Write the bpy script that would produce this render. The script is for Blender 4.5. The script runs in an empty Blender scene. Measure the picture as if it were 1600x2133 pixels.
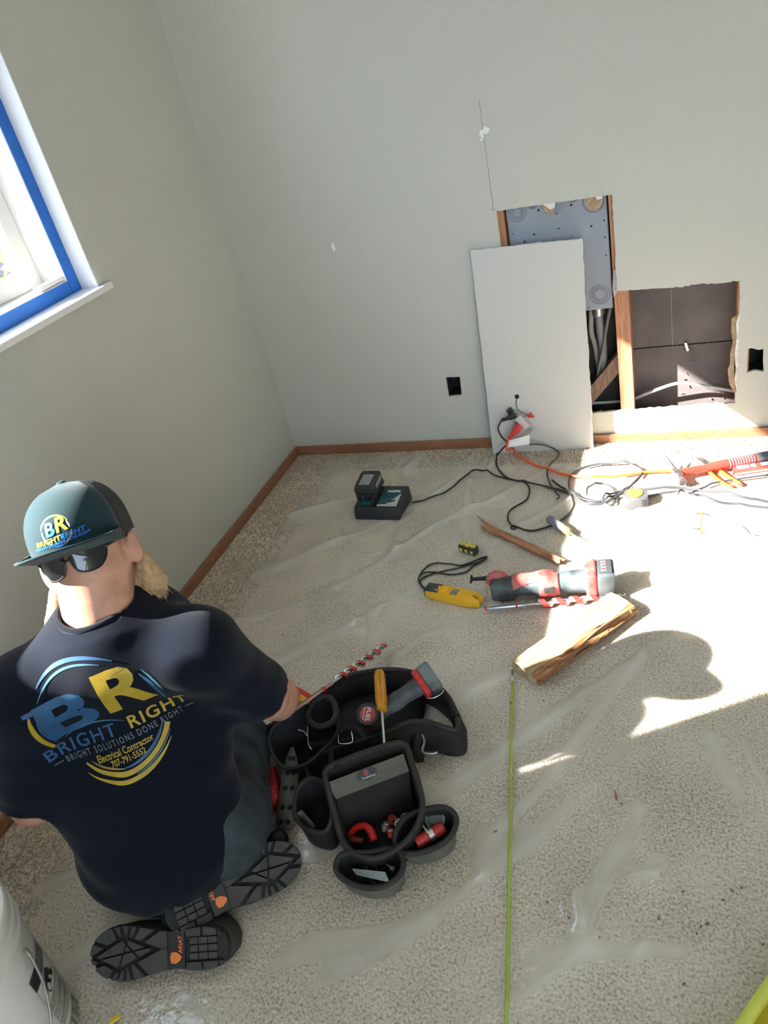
import bpy, bmesh, math, random
import numpy as np
import openvdb as vdb
from mathutils import Vector, Matrix
from mathutils.bvhtree import BVHTree
from mathutils.geometry import tessellate_polygon
random.seed(7); rng = np.random.default_rng(7)
scene = bpy.context.scene
COL = scene.collection

# ------------------------------------------------------------------ camera, sky, sun, exposure
CAM_R = np.array([[0.92793444, 0.30439167, -0.21513575],
                  [-0.00869785, -0.55932884, -0.82890023],
                  [-0.37264196, 0.77103629, -0.51637294]])      # rows: image right, image down, view direction
FPX, CX, CY, CAMH = 1591.9, 800.0, 1066.5, 1.5
cam_d = bpy.data.cameras.new('camera'); cam = bpy.data.objects.new('camera', cam_d); COL.objects.link(cam)
cam_d.sensor_fit = 'HORIZONTAL'; cam_d.sensor_width = 36.0; cam_d.lens = FPX / 1600 * 36.0
cam_d.clip_start = 0.02
_m = Matrix.Identity(4)
for i in range(3):
    _m[i][0] = CAM_R[0][i]; _m[i][1] = -CAM_R[1][i]; _m[i][2] = -CAM_R[2][i]
_m[2][3] = CAMH
cam.matrix_world = _m
scene.camera = cam
scene.view_settings.view_transform = 'Standard'; scene.view_settings.look = 'None'
scene.view_settings.gamma = 1.0; scene.view_settings.use_curve_mapping = False
scene.view_settings.exposure = 1.36
SUN_DIR = Vector((1.0, 0.585, -0.83)).normalized()
world = bpy.data.worlds.new('sky'); scene.world = world; world.use_nodes = True
_bg = world.node_tree.nodes['Background']; _bg.inputs[0].default_value = (0.64, 0.82, 1.0, 1); _bg.inputs[1].default_value = 2.9
sun_d = bpy.data.lights.new('sun', 'SUN'); sun_d.energy = 18; sun_d.angle = math.radians(0.6); sun_d.color = (1.0, 0.965, 0.90)
sun = bpy.data.objects.new('sun', sun_d); COL.objects.link(sun)
sun.rotation_euler = SUN_DIR.to_track_quat('-Z', 'Y').to_euler(); sun.location = (-4, -2.5, 4)
scene.cycles.max_bounces = 9; scene.cycles.diffuse_bounces = 5; scene.cycles.glossy_bounces = 3
scene.cycles.transparent_max_bounces = 16; scene.cycles.caustics_reflective = False; scene.cycles.caustics_refractive = False
scene.cycles.sample_clamp_indirect = 6.0

# ------------------------------------------------------------------ pixel -> place (floor z, back wall Y, left wall X)
X0, Y0 = -1.665, 2.721
def ray(px, py): return CAM_R.T @ np.array([px - CX, py - CY, FPX])
def F(px, py, z=0.0):
    r = ray(px, py); return Vector((np.array([0, 0, CAMH]) + (z - CAMH) / r[2] * r).tolist())
def B(px, py, Y=Y0):
    r = ray(px, py); return Vector((np.array([0, 0, CAMH]) + Y / r[1] * r).tolist())
def L(px, py, X=X0):
    r = ray(px, py); return Vector((np.array([0, 0, CAMH]) + X / r[0] * r).tolist())

# ------------------------------------------------------------------ materials
_mats = {}
def lin(c):
    if isinstance(c, str):
        c = tuple(int(c[i:i+2], 16) / 255 for i in (0, 2, 4))
        c = tuple((v / 12.92 if v <= .04045 else ((v + .055) / 1.055) ** 2.4) for v in c)
    return (*c[:3], 1.0)
def mat(name, color, rough=.5, metal=0.0, var=0.0, vscale=30.0, bump=0.0, bscale=200.0, color2=None, trans=0.0, alpha=1.0,
        coat=0.0, spec=.5, stretch=None, bdist=.002, detail=3.0, sheen=0.0):
    if name in _mats: return _mats[name]
    m = bpy.data.materials.new(name); m.use_nodes = True; _mats[name] = m
    nt = m.node_tree; p = nt.nodes['Principled BSDF']
    p.inputs['Base Color'].default_value = lin(color); p.inputs['Roughness'].default_value = rough
    p.inputs['Metallic'].default_value = metal; p.inputs['Specular IOR Level'].default_value = spec
    if trans: p.inputs['Transmission Weight'].default_value = trans
    if alpha < 1: p.inputs['Alpha'].default_value = alpha
    if coat: p.inputs['Coat Weight'].default_value = coat
    if sheen: p.inputs['Sheen Weight'].default_value = sheen
    tc = None
    if var or bump or color2:
        tc = nt.nodes.new('ShaderNodeTexCoord'); src = tc.outputs['Object']
        if stretch:
            mp = nt.nodes.new('ShaderNodeMapping'); mp.inputs['Scale'].default_value = stretch
            nt.links.new(src, mp.inputs[0]); src = mp.outputs[0]
    if var or color2:
        n = nt.nodes.new('ShaderNodeTexNoise'); n.inputs['Scale'].default_value = vscale; n.inputs['Detail'].default_value = detail
        nt.links.new(src, n.inputs['Vector'])
        r = nt.nodes.new('ShaderNodeValToRGB'); nt.links.new(n.outputs['Fac'], r.inputs[0])
        c = lin(color); d = lin(color2) if color2 else tuple(v * (1 - var) for v in c[:3]) + (1,)
        r.color_ramp.elements[0].position = .36; r.color_ramp.elements[1].position = .64
        r.color_ramp.elements[0].color = d; r.color_ramp.elements[1].color = c
        nt.links.new(r.outputs[0], p.inputs['Base Color'])
    if bump:
        n = nt.nodes.new('ShaderNodeTexNoise'); n.inputs['Scale'].default_value = bscale; n.inputs['Detail'].default_value = 2.0
        nt.links.new(src, n.inputs['Vector'])
        b = nt.nodes.new('ShaderNodeBump'); b.inputs['Strength'].default_value = bump; b.inputs['Distance'].default_value = bdist
        nt.links.new(n.outputs['Fac'], b.inputs['Height']); nt.links.new(b.outputs[0], p.inputs['Normal'])
    return m

def schlick(nt, f0=.04, f1=.96):
    lw = nt.nodes.new('ShaderNodeLayerWeight'); lw.inputs[0].default_value = .5
    pw = nt.nodes.new('ShaderNodeMath'); pw.operation = 'POWER'; pw.inputs[1].default_value = 5; nt.links.new(lw.outputs['Facing'], pw.inputs[0])
    ma = nt.nodes.new('ShaderNodeMath'); ma.operation = 'MULTIPLY_ADD'; ma.inputs[1].default_value = f1; ma.inputs[2].default_value = f0; nt.links.new(pw.outputs[0], ma.inputs[0])
    return ma.outputs[0]

# ------------------------------------------------------------------ object helpers
def link(name, me, m=None, parent=None, smooth=True, keep=True):
    o = bpy.data.objects.new(name, me); COL.objects.link(o)
    if m is not None and not me.materials: me.materials.append(m if not isinstance(m, str) else _mats[m])
    if smooth:
        me.polygons.foreach_set('use_smooth', [True] * len(me.polygons))
    if parent is not None:
        o.parent = parent
        if keep: o.matrix_parent_inverse = wm(parent).inverted()
    return o
def wm(o):
    m = Matrix.LocRotScale(o.location, o.rotation_euler if o.rotation_mode != 'QUATERNION' else o.rotation_quaternion, o.scale)
    return (wm(o.parent) @ o.matrix_parent_inverse @ m) if o.parent else m
def tag(o, label=None, cat=None, group=None, kind=None):
    if label: o['label'] = label
    if cat: o['category'] = cat
    if group: o['group'] = group
    if kind: o['kind'] = kind
    return o
def thing(name, label, cat, loc=(0, 0, 0), rot=(0, 0, 0), group=None, quat=None):
    o = bpy.data.objects.new(name, None); COL.objects.link(o); o.location = loc; o.empty_display_size = .05
    if quat is not None: o.rotation_mode = 'QUATERNION'; o.rotation_quaternion = quat
    else: o.rotation_euler = rot
    return tag(o, label, cat, group)
def frame(o, u, v=None, w=None):
    """matrix with x axis u, z axis near w, origin o"""
    u = Vector(u).normalized(); w = Vector(w if w is not None else (0, 0, 1))
    v = w.cross(u).normalized(); w = u.cross(v).normalized()
    m = Matrix.Identity(4)
    for i in range(3): m[i][0], m[i][1], m[i][2], m[i][3] = u[i], v[i], w[i], o[i]
    return m
def place(o, M):
    o.rotation_mode = 'QUATERNION'; o.location = M.to_translation(); o.rotation_quaternion = M.to_quaternion()
    return o

class MB:
    """collects shapes into one mesh; M transforms everything added"""
    def __init__(s): s.v = []; s.f = []; s.M = Matrix.Identity(4)
    def add(s, vs, fs):
        k = len(s.v); s.v += [tuple(s.M @ Vector(p)) for p in vs]; s.f += [tuple(i + k for i in f) for f in fs]; return s
    def box(s, lo, hi, bev=0.0, M=None, seg=2):
        bm = bmesh.new(); bmesh.ops.create_cube(bm, size=1.0)
        for v in bm.verts: v.co = Vector([lo[i] + (v.co[i] + .5) * (hi[i] - lo[i]) for i in range(3)])
        if bev: bmesh.ops.bevel(bm, geom=bm.edges[:], offset=bev, segments=seg, profile=.5, affect='EDGES')
        return s.bm(bm, M)
    def bm(s, bm, M=None):
        bm.verts.index_update(); vs = [(M @ v.co) if M else v.co for v in bm.verts]
        s.add(vs, [[v.index for v in f.verts] for f in bm.faces]); bm.free(); return s
    def prism(s, pts, z0, z1, M=None, bev=0.0):
        """2D outline (ccw) extruded along z"""
        bm = bmesh.new(); a = [bm.verts.new((p[0], p[1], z0)) for p in pts]; b = [bm.verts.new((p[0], p[1], z1)) for p in pts]
        n = len(pts); bm.faces.new(a[::-1]); bm.faces.new(b)
        for i in range(n): bm.faces.new((a[i], a[(i+1) % n], b[(i+1) % n], b[i]))
        if bev: bmesh.ops.bevel(bm, geom=[e for e in bm.edges if not (e.verts[0].co.z != e.verts[1].co.z)], offset=bev, segments=2, profile=.5, affect='EDGES')
        bmesh.ops.triangulate(bm, faces=[f for f in bm.faces if len(f.verts) > 4])
        return s.bm(bm, M)
    def tube(s, path, r, n=8, cap=True, closed=False):
        P = [Vector(p) for p in path]; m = len(P); rr = r if hasattr(r, '__len__') else [r] * m
        t0 = (P[1] - P[0]).normalized(); nrm = t0.orthogonal().normalized(); vs = []; fs = []
        for i in range(m):
            if closed: t = (P[(i+1) % m] - P[i-1]).normalized()
            else: t = (P[min(i+1, m-1)] - P[max(i-1, 0)])
            t = t.normalized() if t.length > 1e-9 else t0
            nrm = (nrm - t * nrm.dot(t)); nrm = nrm.normalized() if nrm.length > 1e-6 else t.orthogonal().normalized(); bi = t.cross(nrm)
            for k in range(n):
                a = 2 * math.pi * k / n; vs.append(P[i] + (nrm * math.cos(a) + bi * math.sin(a)) * rr[i])
        for i in range(m if closed else m - 1):
            j = (i + 1) % m
            for k in range(n): fs.append((i*n+k, i*n+(k+1) % n, j*n+(k+1) % n, j*n+k))
        if cap and not closed: fs.append(tuple(range(n))[::-1]); fs.append(tuple((m-1)*n + k for k in range(n)))
        return s.add(vs, fs)
    def lathe(s, prof, n=32, M=None, a0=0.0, a1=2*math.pi, capends=True):
        """profile of (radius, z) turned about z"""
        full = abs(a1 - a0 - 2*math.pi) < 1e-6; c = n if full else n + 1; vs = []; fs = []
        for (r, z) in prof:
            for k in range(c):
                a = a0 + (a1 - a0) * k / n; vs.append(Vector((r*math.cos(a), r*math.sin(a), z)))
        for i in range(len(prof) - 1):
            for k in range(n):
                q = (k + 1) % c; fs.append((i*c+k, i*c+q, (i+1)*c+q, (i+1)*c+k))
        ringp = full and abs(prof[0][0] - prof[-1][0]) < 1e-6 and prof[0][0] > 1e-5 and len(prof) > 3
        if ringp:
            m_ = len(prof) - 1
            for k in range(n): q = (k + 1) % c; fs.append((m_*c+k, m_*c+q, q, k))
        elif full and capends:
            if prof[0][0] > 1e-5: fs.append(tuple(range(c))[::-1])
            if prof[-1][0] > 1e-5: fs.append(tuple((len(prof)-1)*c + k for k in range(c)))
        return s.add([(M @ v) if M else v for v in vs], fs)
    def cyl(s, a, b, r, n=16, r2=None):
        return s.tube([a, b], [r, r if r2 is None else r2], n)
    def mesh(s, name='m'):
        me = bpy.data.meshes.new(name); me.from_pydata(s.v, [], s.f); me.validate(); me.update(); return me
    def build(s, name, m=None, parent=None, smooth=False, keep=True, auto=None):
        me = s.mesh(name); o = link(name, me, m, parent, smooth, keep)
        if auto is not None: sharp(me, auto)
        return o
def sharp(me, deg=35):
    me.polygons.foreach_set('use_smooth', [True] * len(me.polygons))
    bm = bmesh.new(); bm.from_mesh(me); lim = math.radians(deg)
    for e in bm.edges:
        if len(e.link_faces) == 2 and e.calc_face_angle(0) > lim: e.smooth = False
    bm.to_mesh(me); bm.free()
def recenter(o):
    """move the object origin to the middle of its base (keeps the geometry where it stands)"""
    me = o.data; n = len(me.vertices); co = np.empty(n*3); me.vertices.foreach_get('co', co); co = co.reshape(-1, 3)
    c = (co.min(0) + co.max(0)) / 2; c[2] = co[:, 2].min(); co -= c; me.vertices.foreach_set('co', co.ravel()); o.location = c.tolist(); me.update()
    return o
def spline(pts, n=8, closed=False):
    """Catmull-Rom through pts"""
    P = [Vector(p) for p in pts]; out = []; m = len(P)
    for i in range(m if closed else m - 1):
        p0 = P[i-1] if (i > 0 or closed) else P[0]*2 - P[1]; p1 = P[i]; p2 = P[(i+1) % m]
        p3 = P[(i+2) % m] if (i + 2 < m or closed) else P[-1]*2 - P[-2]
        for k in range(n):
            t = k / n
            out.append(.5*((2*p1) + (p2-p0)*t + (2*p0-5*p1+4*p2-p3)*t*t + (3*p1-p0-3*p2+p3)*t**3))
    if not closed: out.append(P[-1])
    return out

# ------------------------------------------------------------------ distance-field modelling
def v3(p): return np.array(p, dtype=np.float32)
def cone(P, a, b, r1, r2):
    a, b = v3(a), v3(b); ab = b - a; t = np.clip(((P - a) @ ab) / max(float(ab @ ab), 1e-9), 0, 1)
    return np.linalg.norm(P - a - t[..., None] * ab, axis=-1) - (r1 + (r2 - r1) * t)
def ell(P, c, r, A=None):
    q = P - v3(c)
    if A is not None: q = q @ np.array(A, dtype=np.float32).T
    r = v3(r); k0 = np.linalg.norm(q / r, axis=-1); k1 = np.linalg.norm(q / (r*r), axis=-1) + 1e-9
    return k0 * (k0 - 1) / k1
def rbox(P, c, h, r, A=None):
    q = P - v3(c)
    if A is not None: q = q @ np.array(A, dtype=np.float32).T
    q = np.abs(q) - (v3(h) - r); return np.linalg.norm(np.maximum(q, 0), axis=-1) + np.minimum(q.max(-1), 0) - r
def chain(P, pts, rs, k=.02):
    d = None
    for i in range(len(pts) - 1):
        e = cone(P, pts[i], pts[i+1], rs[i], rs[i+1]); d = e if d is None else smin(d, e, k)
    return d
def smin(a, b, k):
    if k <= 0: return np.minimum(a, b)
    h = np.clip(.5 + .5*(b - a)/k, 0, 1); return b + (a - b)*h - k*h*(1 - h)
def smax(a, b, k): return -smin(-a, -b, k)
def sdf_mesh(fn, lo, hi, vox, name='m'):
    lo, hi = v3(lo), v3(hi); n = np.ceil((hi - lo) / vox).astype(int) + 1
    g = np.stack(np.meshgrid(*[lo[i] + vox*np.arange(n[i], dtype=np.float32) for i in range(3)], indexing='ij'), -1)
    d = np.empty(n, dtype=np.float32)
    for i in range(n[0]): d[i] = fn(g[i])
    d = np.clip(d, -4*vox, 4*vox); grid = vdb.FloatGrid(4*vox); grid.copyFromArray(d)
    pts, quads = grid.convertToQuads(isovalue=0.0)
    me = bpy.data.meshes.new(name); me.from_pydata((pts*vox + lo).tolist(), [], quads[:, ::-1].tolist()); me.update()
    me.polygons.foreach_set('use_smooth', [True] * len(me.polygons))
    return me
def bvh_of(me, M=Matrix.Identity(4)):
    return BVHTree.FromPolygons([M @ v.co for v in me.vertices], [tuple(p.vertices) for p in me.polygons])

# ------------------------------------------------------------------ lettering
def text_geo(s, size=1.0, shear=0.0, bold=0.0, space=1.0, align='CENTER', res=3):
    cu = bpy.data.curves.new('t', 'FONT'); cu.body = s; cu.size = size; cu.shear = shear; cu.offset = bold; cu.space_character = space
    cu.align_x = align; cu.align_y = 'CENTER'; cu.resolution_u = res
    o = bpy.data.objects.new('t', cu); COL.objects.link(o); bpy.context.view_layer.update()
    me = bpy.data.meshes.new_from_object(o.evaluated_get(bpy.context.evaluated_depsgraph_get()))
    vs = [tuple(v.co[:2]) for v in me.vertices]; fs = [tuple(p.vertices) for p in me.polygons]
    bpy.data.objects.remove(o); bpy.data.curves.remove(cu); bpy.data.meshes.remove(me)
    return vs, fs
def geo_join(*gs):
    V, Fc = [], []
    for vs, fs in gs:
        k = len(V); V += list(vs); Fc += [tuple(i + k for i in f) for f in fs]
    return V, Fc
def geo_xf(g, sx=1, sy=1, dx=0, dy=0, rot=0.0):
    c, s = math.cos(rot), math.sin(rot)
    return [((x*sx)*c - (y*sy)*s + dx, (x*sx)*s + (y*sy)*c + dy) for x, y in g[0]], g[1]
def arc_geo(r, a0, a1, w0, w1=None, wm=None, n=32, sy=1.0):
    """band along an arc (degrees), tapering width"""
    vs, fs = [], []; wm = wm if wm is not None else w0; w1 = w1 if w1 is not None else w0
    for i in range(n + 1):
        t = i / n; a = math.radians(a0 + (a1 - a0)*t); w = (w0*(1-t) + w1*t) * (1-4*t*(1-t)) + wm*4*t*(1-t)
        for q in (-.5, .5): vs.append(((r + q*w)*math.cos(a), (r + q*w)*math.sin(a)*sy))
    return vs, [(2*i, 2*i+1, 2*i+3, 2*i+2) for i in range(n)]
def decal(name, g, M, m, parent, bvh=None, depth=.3, eps=.0012, maxlen=.012, keep=True):
    """flat print: 2D geometry g laid in frame M (x right, y up, z out), dropped along -z onto bvh"""
    bm = bmesh.new(); vv = [bm.verts.new((x, y, 0)) for x, y in g[0]]
    for f in g[1]:
        try: bm.faces.new([vv[i] for i in f])
        except ValueError: pass
    if bvh is not None:
        bmesh.ops.triangulate(bm, faces=bm.faces[:])
        for _ in range(5):
            es = [e for e in bm.edges if e.calc_length() > maxlen]
            if not es: break
            bmesh.ops.subdivide_edges(bm, edges=es, cuts=1); bmesh.ops.triangulate(bm, faces=[f for f in bm.faces if len(f.verts) > 3])
    z = (M.to_3x3() @ Vector((0, 0, 1))).normalized(); dead = []
    for v in bm.verts:
        p = M @ v.co
        if bvh is not None:
            h = bvh.ray_cast(p + z*depth, -z, depth*2.2)
            if h[0] is None: dead.append(v); continue
            n_ = h[1]; n_ = n_ if n_.dot(z) > 0 else -n_
            p = h[0] + z*eps*1.0 + n_*eps*.5
        else: p = p + z*eps
        v.co = p
    if dead: bmesh.ops.delete(bm, geom=dead, context='VERTS')
    me = bpy.data.meshes.new(name); bm.to_mesh(me); bm.free()
    return link(name, me, m, parent, True, keep)

# ------------------------------------------------------------------ noise for folds
_G = rng.random((64, 64)).astype(np.float32)
def vnoise(x, y):
    xi = np.floor(x).astype(int); yi = np.floor(y).astype(int); fx = x - xi; fy = y - yi
    fx = fx*fx*(3-2*fx); fy = fy*fy*(3-2*fy); g = lambda a, b: _G[a & 63, b & 63]
    return (g(xi, yi)*(1-fx) + g(xi+1, yi)*fx)*(1-fy) + (g(xi, yi+1)*(1-fx) + g(xi+1, yi+1)*fx)*fy
def polyslab(outer, holes, t, axis):
    """wall sheet: 2D outline with holes, thickness t; axis maps (u, v, w) to a point"""
    loops = [outer] + holes; flat = [p for l in loops for p in l]; n = len(flat); mb = MB()
    tris = tessellate_polygon([[Vector((p[0], p[1], 0)) for p in l] for l in loops])
    vs = [axis(p[0], p[1], 0) for p in flat] + [axis(p[0], p[1], t) for p in flat]
    fs = [tuple(x) for x in tris] + [tuple(i + n for i in x[::-1]) for x in tris]; k = 0
    for l in loops:
        m = len(l); fs += [(k+i, k+(i+1) % m, n+k+(i+1) % m, n+k+i) for i in range(m)]; k += m
    mb.add(vs, fs); bm = bmesh.new(); me = mb.mesh(); bm.from_mesh(me); bmesh.ops.recalc_face_normals(bm, faces=bm.faces[:]); bm.to_mesh(me); bm.free()
    return me

# ================================================================== THE ROOM
def paint_material():
    m = mat('wall_paint', (.66, .665, .575), rough=.62, spec=.35)
    nt = m.node_tree; p = nt.nodes['Principled BSDF']; tc = nt.nodes.new('ShaderNodeTexCoord')
    n1 = nt.nodes.new('ShaderNodeTexNoise'); n1.inputs['Scale'].default_value = 95; n1.inputs['Detail'].default_value = 2.5
    n2 = nt.nodes.new('ShaderNodeTexNoise'); n2.inputs['Scale'].default_value = 2.2; n2.inputs['Detail'].default_value = 4
    nt.links.new(tc.outputs['Object'], n1.inputs['Vector']); nt.links.new(tc.outputs['Object'], n2.inputs['Vector'])
    b = nt.nodes.new('ShaderNodeBump'); b.inputs['Strength'].default_value = .55; b.inputs['Distance'].default_value = .0025
    nt.links.new(n1.outputs['Fac'], b.inputs['Height']); nt.links.new(b.outputs[0], p.inputs['Normal'])
    r = nt.nodes.new('ShaderNodeValToRGB'); nt.links.new(n2.outputs['Fac'], r.inputs[0])
    r.color_ramp.elements[0].color = (.53, .525, .475, 1); r.color_ramp.elements[1].color = (.575, .57, .515, 1)
    nt.links.new(r.outputs[0], p.inputs['Base Color'])
    return m
PAINT = paint_material()
GYP = mat('gypsum_white', (.78, .77, .73), .8, var=.12, vscale=60)
WOODB = mat('stained_trim_wood', (.33, .145, .075), .5, color2=(.24, .10, .05), vscale=9, stretch=(1, 1, 14))
TRIMX = mat('stained_trim_wood_long', (.36, .165, .09), .5, color2=(.25, .105, .055), vscale=16, stretch=(1, 14, 14))
TRIMY = mat('stained_trim_wood_side', (.36, .165, .09), .5, color2=(.25, .105, .055), vscale=16, stretch=(14, 1, 14))
STUD = mat('framing_wood', (.52, .25, .135), .6, color2=(.38, .17, .085), vscale=14, stretch=(12, 12, 1), bump=.3, bscale=60)
WHITE = mat('white_vinyl', (.82, .81, .79), .35)
DARK = mat('dark_cavity', (.02, .02, .025), .8)

ROOM_X1, ROOM_YR, ROOM_Z = 2.35, -2.5, 2.44
# floor: looped carpet
def carpet():
    m = mat('carpet', (.5, .45, .38), .95, spec=.1); nt = m.node_tree; p = nt.nodes['Principled BSDF']; tc = nt.nodes.new('ShaderNodeTexCoord')
    v = nt.nodes.new('ShaderNodeTexVoronoi'); v.inputs['Scale'].default_value = 170; nt.links.new(tc.outputs['Object'], v.inputs['Vector'])
    n = nt.nodes.new('ShaderNodeTexNoise'); n.inputs['Scale'].default_value = 170; n.inputs['Detail'].default_value = 3; nt.links.new(tc.outputs['Object'], n.inputs['Vector'])
    big = nt.nodes.new('ShaderNodeTexNoise'); big.inputs['Scale'].default_value = 5; big.inputs['Detail'].default_value = 3; nt.links.new(tc.outputs['Object'], big.inputs['Vector'])
    a = nt.nodes.new('ShaderNodeMath'); a.operation = 'ADD'; nt.links.new(n.outputs['Fac'], a.inputs[0])
    b2 = nt.nodes.new('ShaderNodeMath'); b2.operation = 'MULTIPLY_ADD'; nt.links.new(big.outputs['Fac'], b2.inputs[0]); b2.inputs[1].default_value = .35; b2.inputs[2].default_value = -.175
    nt.links.new(b2.outputs[0], a.inputs[1])
    r = nt.nodes.new('ShaderNodeValToRGB'); nt.links.new(a.outputs[0], r.inputs[0]); e = r.color_ramp.elements
    e[0].position = .34; e[0].color = (.38, .30, .215, 1); e[1].position = .62; e[1].color = (.84, .745, .595, 1)
    x = e.new(.45); x.color = (.64, .55, .43, 1)
    nt.links.new(r.outputs[0], p.inputs['Base Color'])
    bp = nt.nodes.new('ShaderNodeBump'); bp.inputs['Strength'].default_value = .8; bp.inputs['Distance'].default_value = .004; bp.invert = True
    nt.links.new(v.outputs['Distance'], bp.inputs['Height']); nt.links.new(bp.outputs[0], p.inputs['Normal'])
    return m
CARPET = carpet()
o = MB().box((X0 - .15, ROOM_YR - .15, -.06), (ROOM_X1 + .15, Y0 + .012, 0)).build('floor', CARPET); tag(o, 'beige speckled loop carpet over the whole room', None, kind='structure')
o = MB().box((X0 - .15, ROOM_YR - .15, ROOM_Z), (ROOM_X1 + .15, Y0 + .15, ROOM_Z + .08)).build('ceiling', mat('ceiling_white', (.8, .8, .78), .8)); tag(o, kind='structure')
o = MB().box((ROOM_X1, ROOM_YR, 0), (ROOM_X1 + .12, Y0 + .012, ROOM_Z)).build('wall_right', PAINT); tag(o, kind='structure')
me = polyslab([(X0 - .15, 0), (ROOM_X1 + .12, 0), (ROOM_X1 + .12, ROOM_Z), (X0 - .15, ROOM_Z)], [[(.5, .02), (.5, 2.08), (2.1, 2.08), (2.1, .02)]], -.12, lambda u, v, w: (u, ROOM_YR + w, v))  # opening added out of view so sky light brightens the room
tag(link('wall_rear', me, PAINT, smooth=False), kind='structure')

# back wall sheet with the cut-out openings
def jag(p, q, n, amp):
    out = []
    for i in range(n):
        t = i / n; a = amp * (rng.random() - .5) * 2 if i else 0
        d = Vector((q[0]-p[0], q[1]-p[1])).normalized(); out.append((p[0] + (q[0]-p[0])*t - d.y*a, p[1] + (q[1]-p[1])*t + d.x*a))
    return out
hole = (jag((-.613, .918), (-.229, .912), 30, .0012) + jag((-.229, .912), (-.231, .592), 26, .0018) + jag((-.231, .592), (-.06, .583), 12, .001)
        + jag((-.06, .583), (.157, .581), 22, .004) + jag((.157, .581), (.158, .44), 10, .002) + jag((.158, .44), (.152, .135), 26, .006)
        + jag((.152, .135), (-.613, .120), 50, .0025) + jag((-.613, .120), (-.613, .918), 30, .001))
def quad(pts): return [(B(*p).x, B(*p).z) for p in pts]
out1 = quad([(928, 786), (958, 785), (962, 824), (934, 827)]); o2 = [(1558, 727), (1566, 725), (1580, 729), (1591, 727), (1590, 752), (1591, 775), (1572, 772), (1556, 777)]; out2 = quad(o2)
me = polyslab([(X0 - .13, 0), (ROOM_X1 + .12, 0), (ROOM_X1 + .12, ROOM_Z), (X0 - .13, ROOM_Z)], [hole, out1, out2], .013, lambda u, v, w: (u, Y0 + w, v))
me.materials.append(PAINT); me.materials.append(GYP)
for p in me.polygons: p.material_index = 0 if abs(p.normal.y) > .9 and p.center.y < Y0 + .001 else 1
wall_back = link('wall_back', me, None, smooth=False); tag(wall_back, 'pale sage wall with cut out openings at the far end', None, kind='structure')

YS, YE = Y0 + .0135, Y0 + .1025
for (x0, x1) in ((-1.01, -.972), (-.630, -.592), (-.243, -.194), (.152, .192), (.56, .6)):
    MB().box((x0, YS, .04), (x1, YE - .001, ROOM_Z)).build('stud', STUD, wall_back)
MB().box((X0 - .13, YS, 0), (ROOM_X1, YE - .001, .038)).build('bottom_plate', STUD, wall_back)
SHEATH = mat('weathered_sheathing', (.15, .128, .128), .85, color2=(.105, .09, .09), vscale=7, bump=.4, bscale=120)
zs = B(1400, 720, YE).z
for (z0, z1) in ((-.05, zs - .0025), (zs + .0025, ROOM_Z)):
    MB().box((X0 - .15, YE, z0), (ROOM_X1 + .12, YE + .012, z1)).build('sheathing_board', SHEATH, wall_back)
MB().box((X0 - .15, YE + .013, -.05), (ROOM_X1 + .12, YE + .05, ROOM_Z + .05)).build('siding', mat('siding', (.3, .28, .26), .8), wall_back)
# vertical crease in the board where a staple line shows
MB().box((B(1398, 590, YE).x - .0008, YE - .0008, zs), (B(1398, 590, YE).x + .0008, YE - .0002, .62)).build('board_seam', mat('seam', (.30, .27, .26), .9), wall_back)
# let-in brace
a, b = B(1215, 838, Y0 + .06), B(1300, 738, Y0 + .06)
d = (b - a).normalized(); n = Vector((-d.z, 0, d.x)); mb = MB(); h = .024
mb.add([a - n*h + Vector((0, -.03, 0)), b - n*h + Vector((0, -.03, 0)), b + n*h + Vector((0, -.03, 0)), a + n*h + Vector((0, -.03, 0)),
        a - n*h + Vector((0, .04, 0)), b - n*h + Vector((0, .04, 0)), b + n*h + Vector((0, .04, 0)), a + n*h + Vector((0, .04, 0))],
       [(0, 1, 2, 3), (7, 6, 5, 4), (0, 4, 5, 1), (1, 5, 6, 2), (2, 6, 7, 3), (3, 7, 4, 0)])
mb.build('diagonal_brace', mat('old_brace_wood', (.24, .15, .11), .75, color2=(.15, .09, .065), vscale=20, stretch=(6, 6, 1)), wall_back)
MB().box((-.592, YE - .003, .04), (-.2435, YE - .0005, ROOM_Z)).build('bay_shade_sheet', mat('bay_shade', (.03, .028, .027), .9), wall_back)  # near-black sheet added to paint the shade inside the left stud bay
# torn paper and broken gypsum on the edges of the openings
KRAFT = mat('kraft_paper', (.46, .33, .21), .8, var=.3, vscale=80)
def flap(px, m, Y, name='torn_paper', t=.0012):
    pts = [B(p[0], p[1], Y) for p in px]; mb = MB()
    mb.prism([(p.x, p.z) for p in pts], 0, t, Matrix(((1, 0, 0, 0), (0, 0, 1, Y - t), (0, 1, 0, 0), (0, 0, 0, 1)))); return mb.build(name, m, wall_back)
flap([(1125, 424), (1158, 419), (1155, 436), (1148, 451), (1140, 446), (1134, 437)], KRAFT, Y0 + .009)
flap([(1129, 424), (1157, 419), (1155, 433), (1146, 436), (1139, 430)], GYP, Y0 + .006, 'torn_gypsum', .003)
flap([(1216, 411), (1256, 407), (1254, 425), (1243, 440), (1226, 436), (1218, 424)], KRAFT, Y0 + .009)
flap([(1241, 409), (1256, 407), (1255, 413), (1244, 416)], GYP, Y0 + .006, 'torn_gypsum', .003)
flap([(1278, 562), (1285, 560), (1286, 608), (1279, 620), (1276, 600)], mat('grey_paper', (.5, .46, .43), .85, var=.3, vscale=90), Y0 + .007)
flap([(1541, 600), (1537, 655), (1524, 664), (1523, 690), (1527, 712), (1521, 738), (1521, 758), (1516, 770), (1519, 800), (1530, 818), (1536, 830), (1540, 700)], KRAFT, Y0 + .0125)
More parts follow.
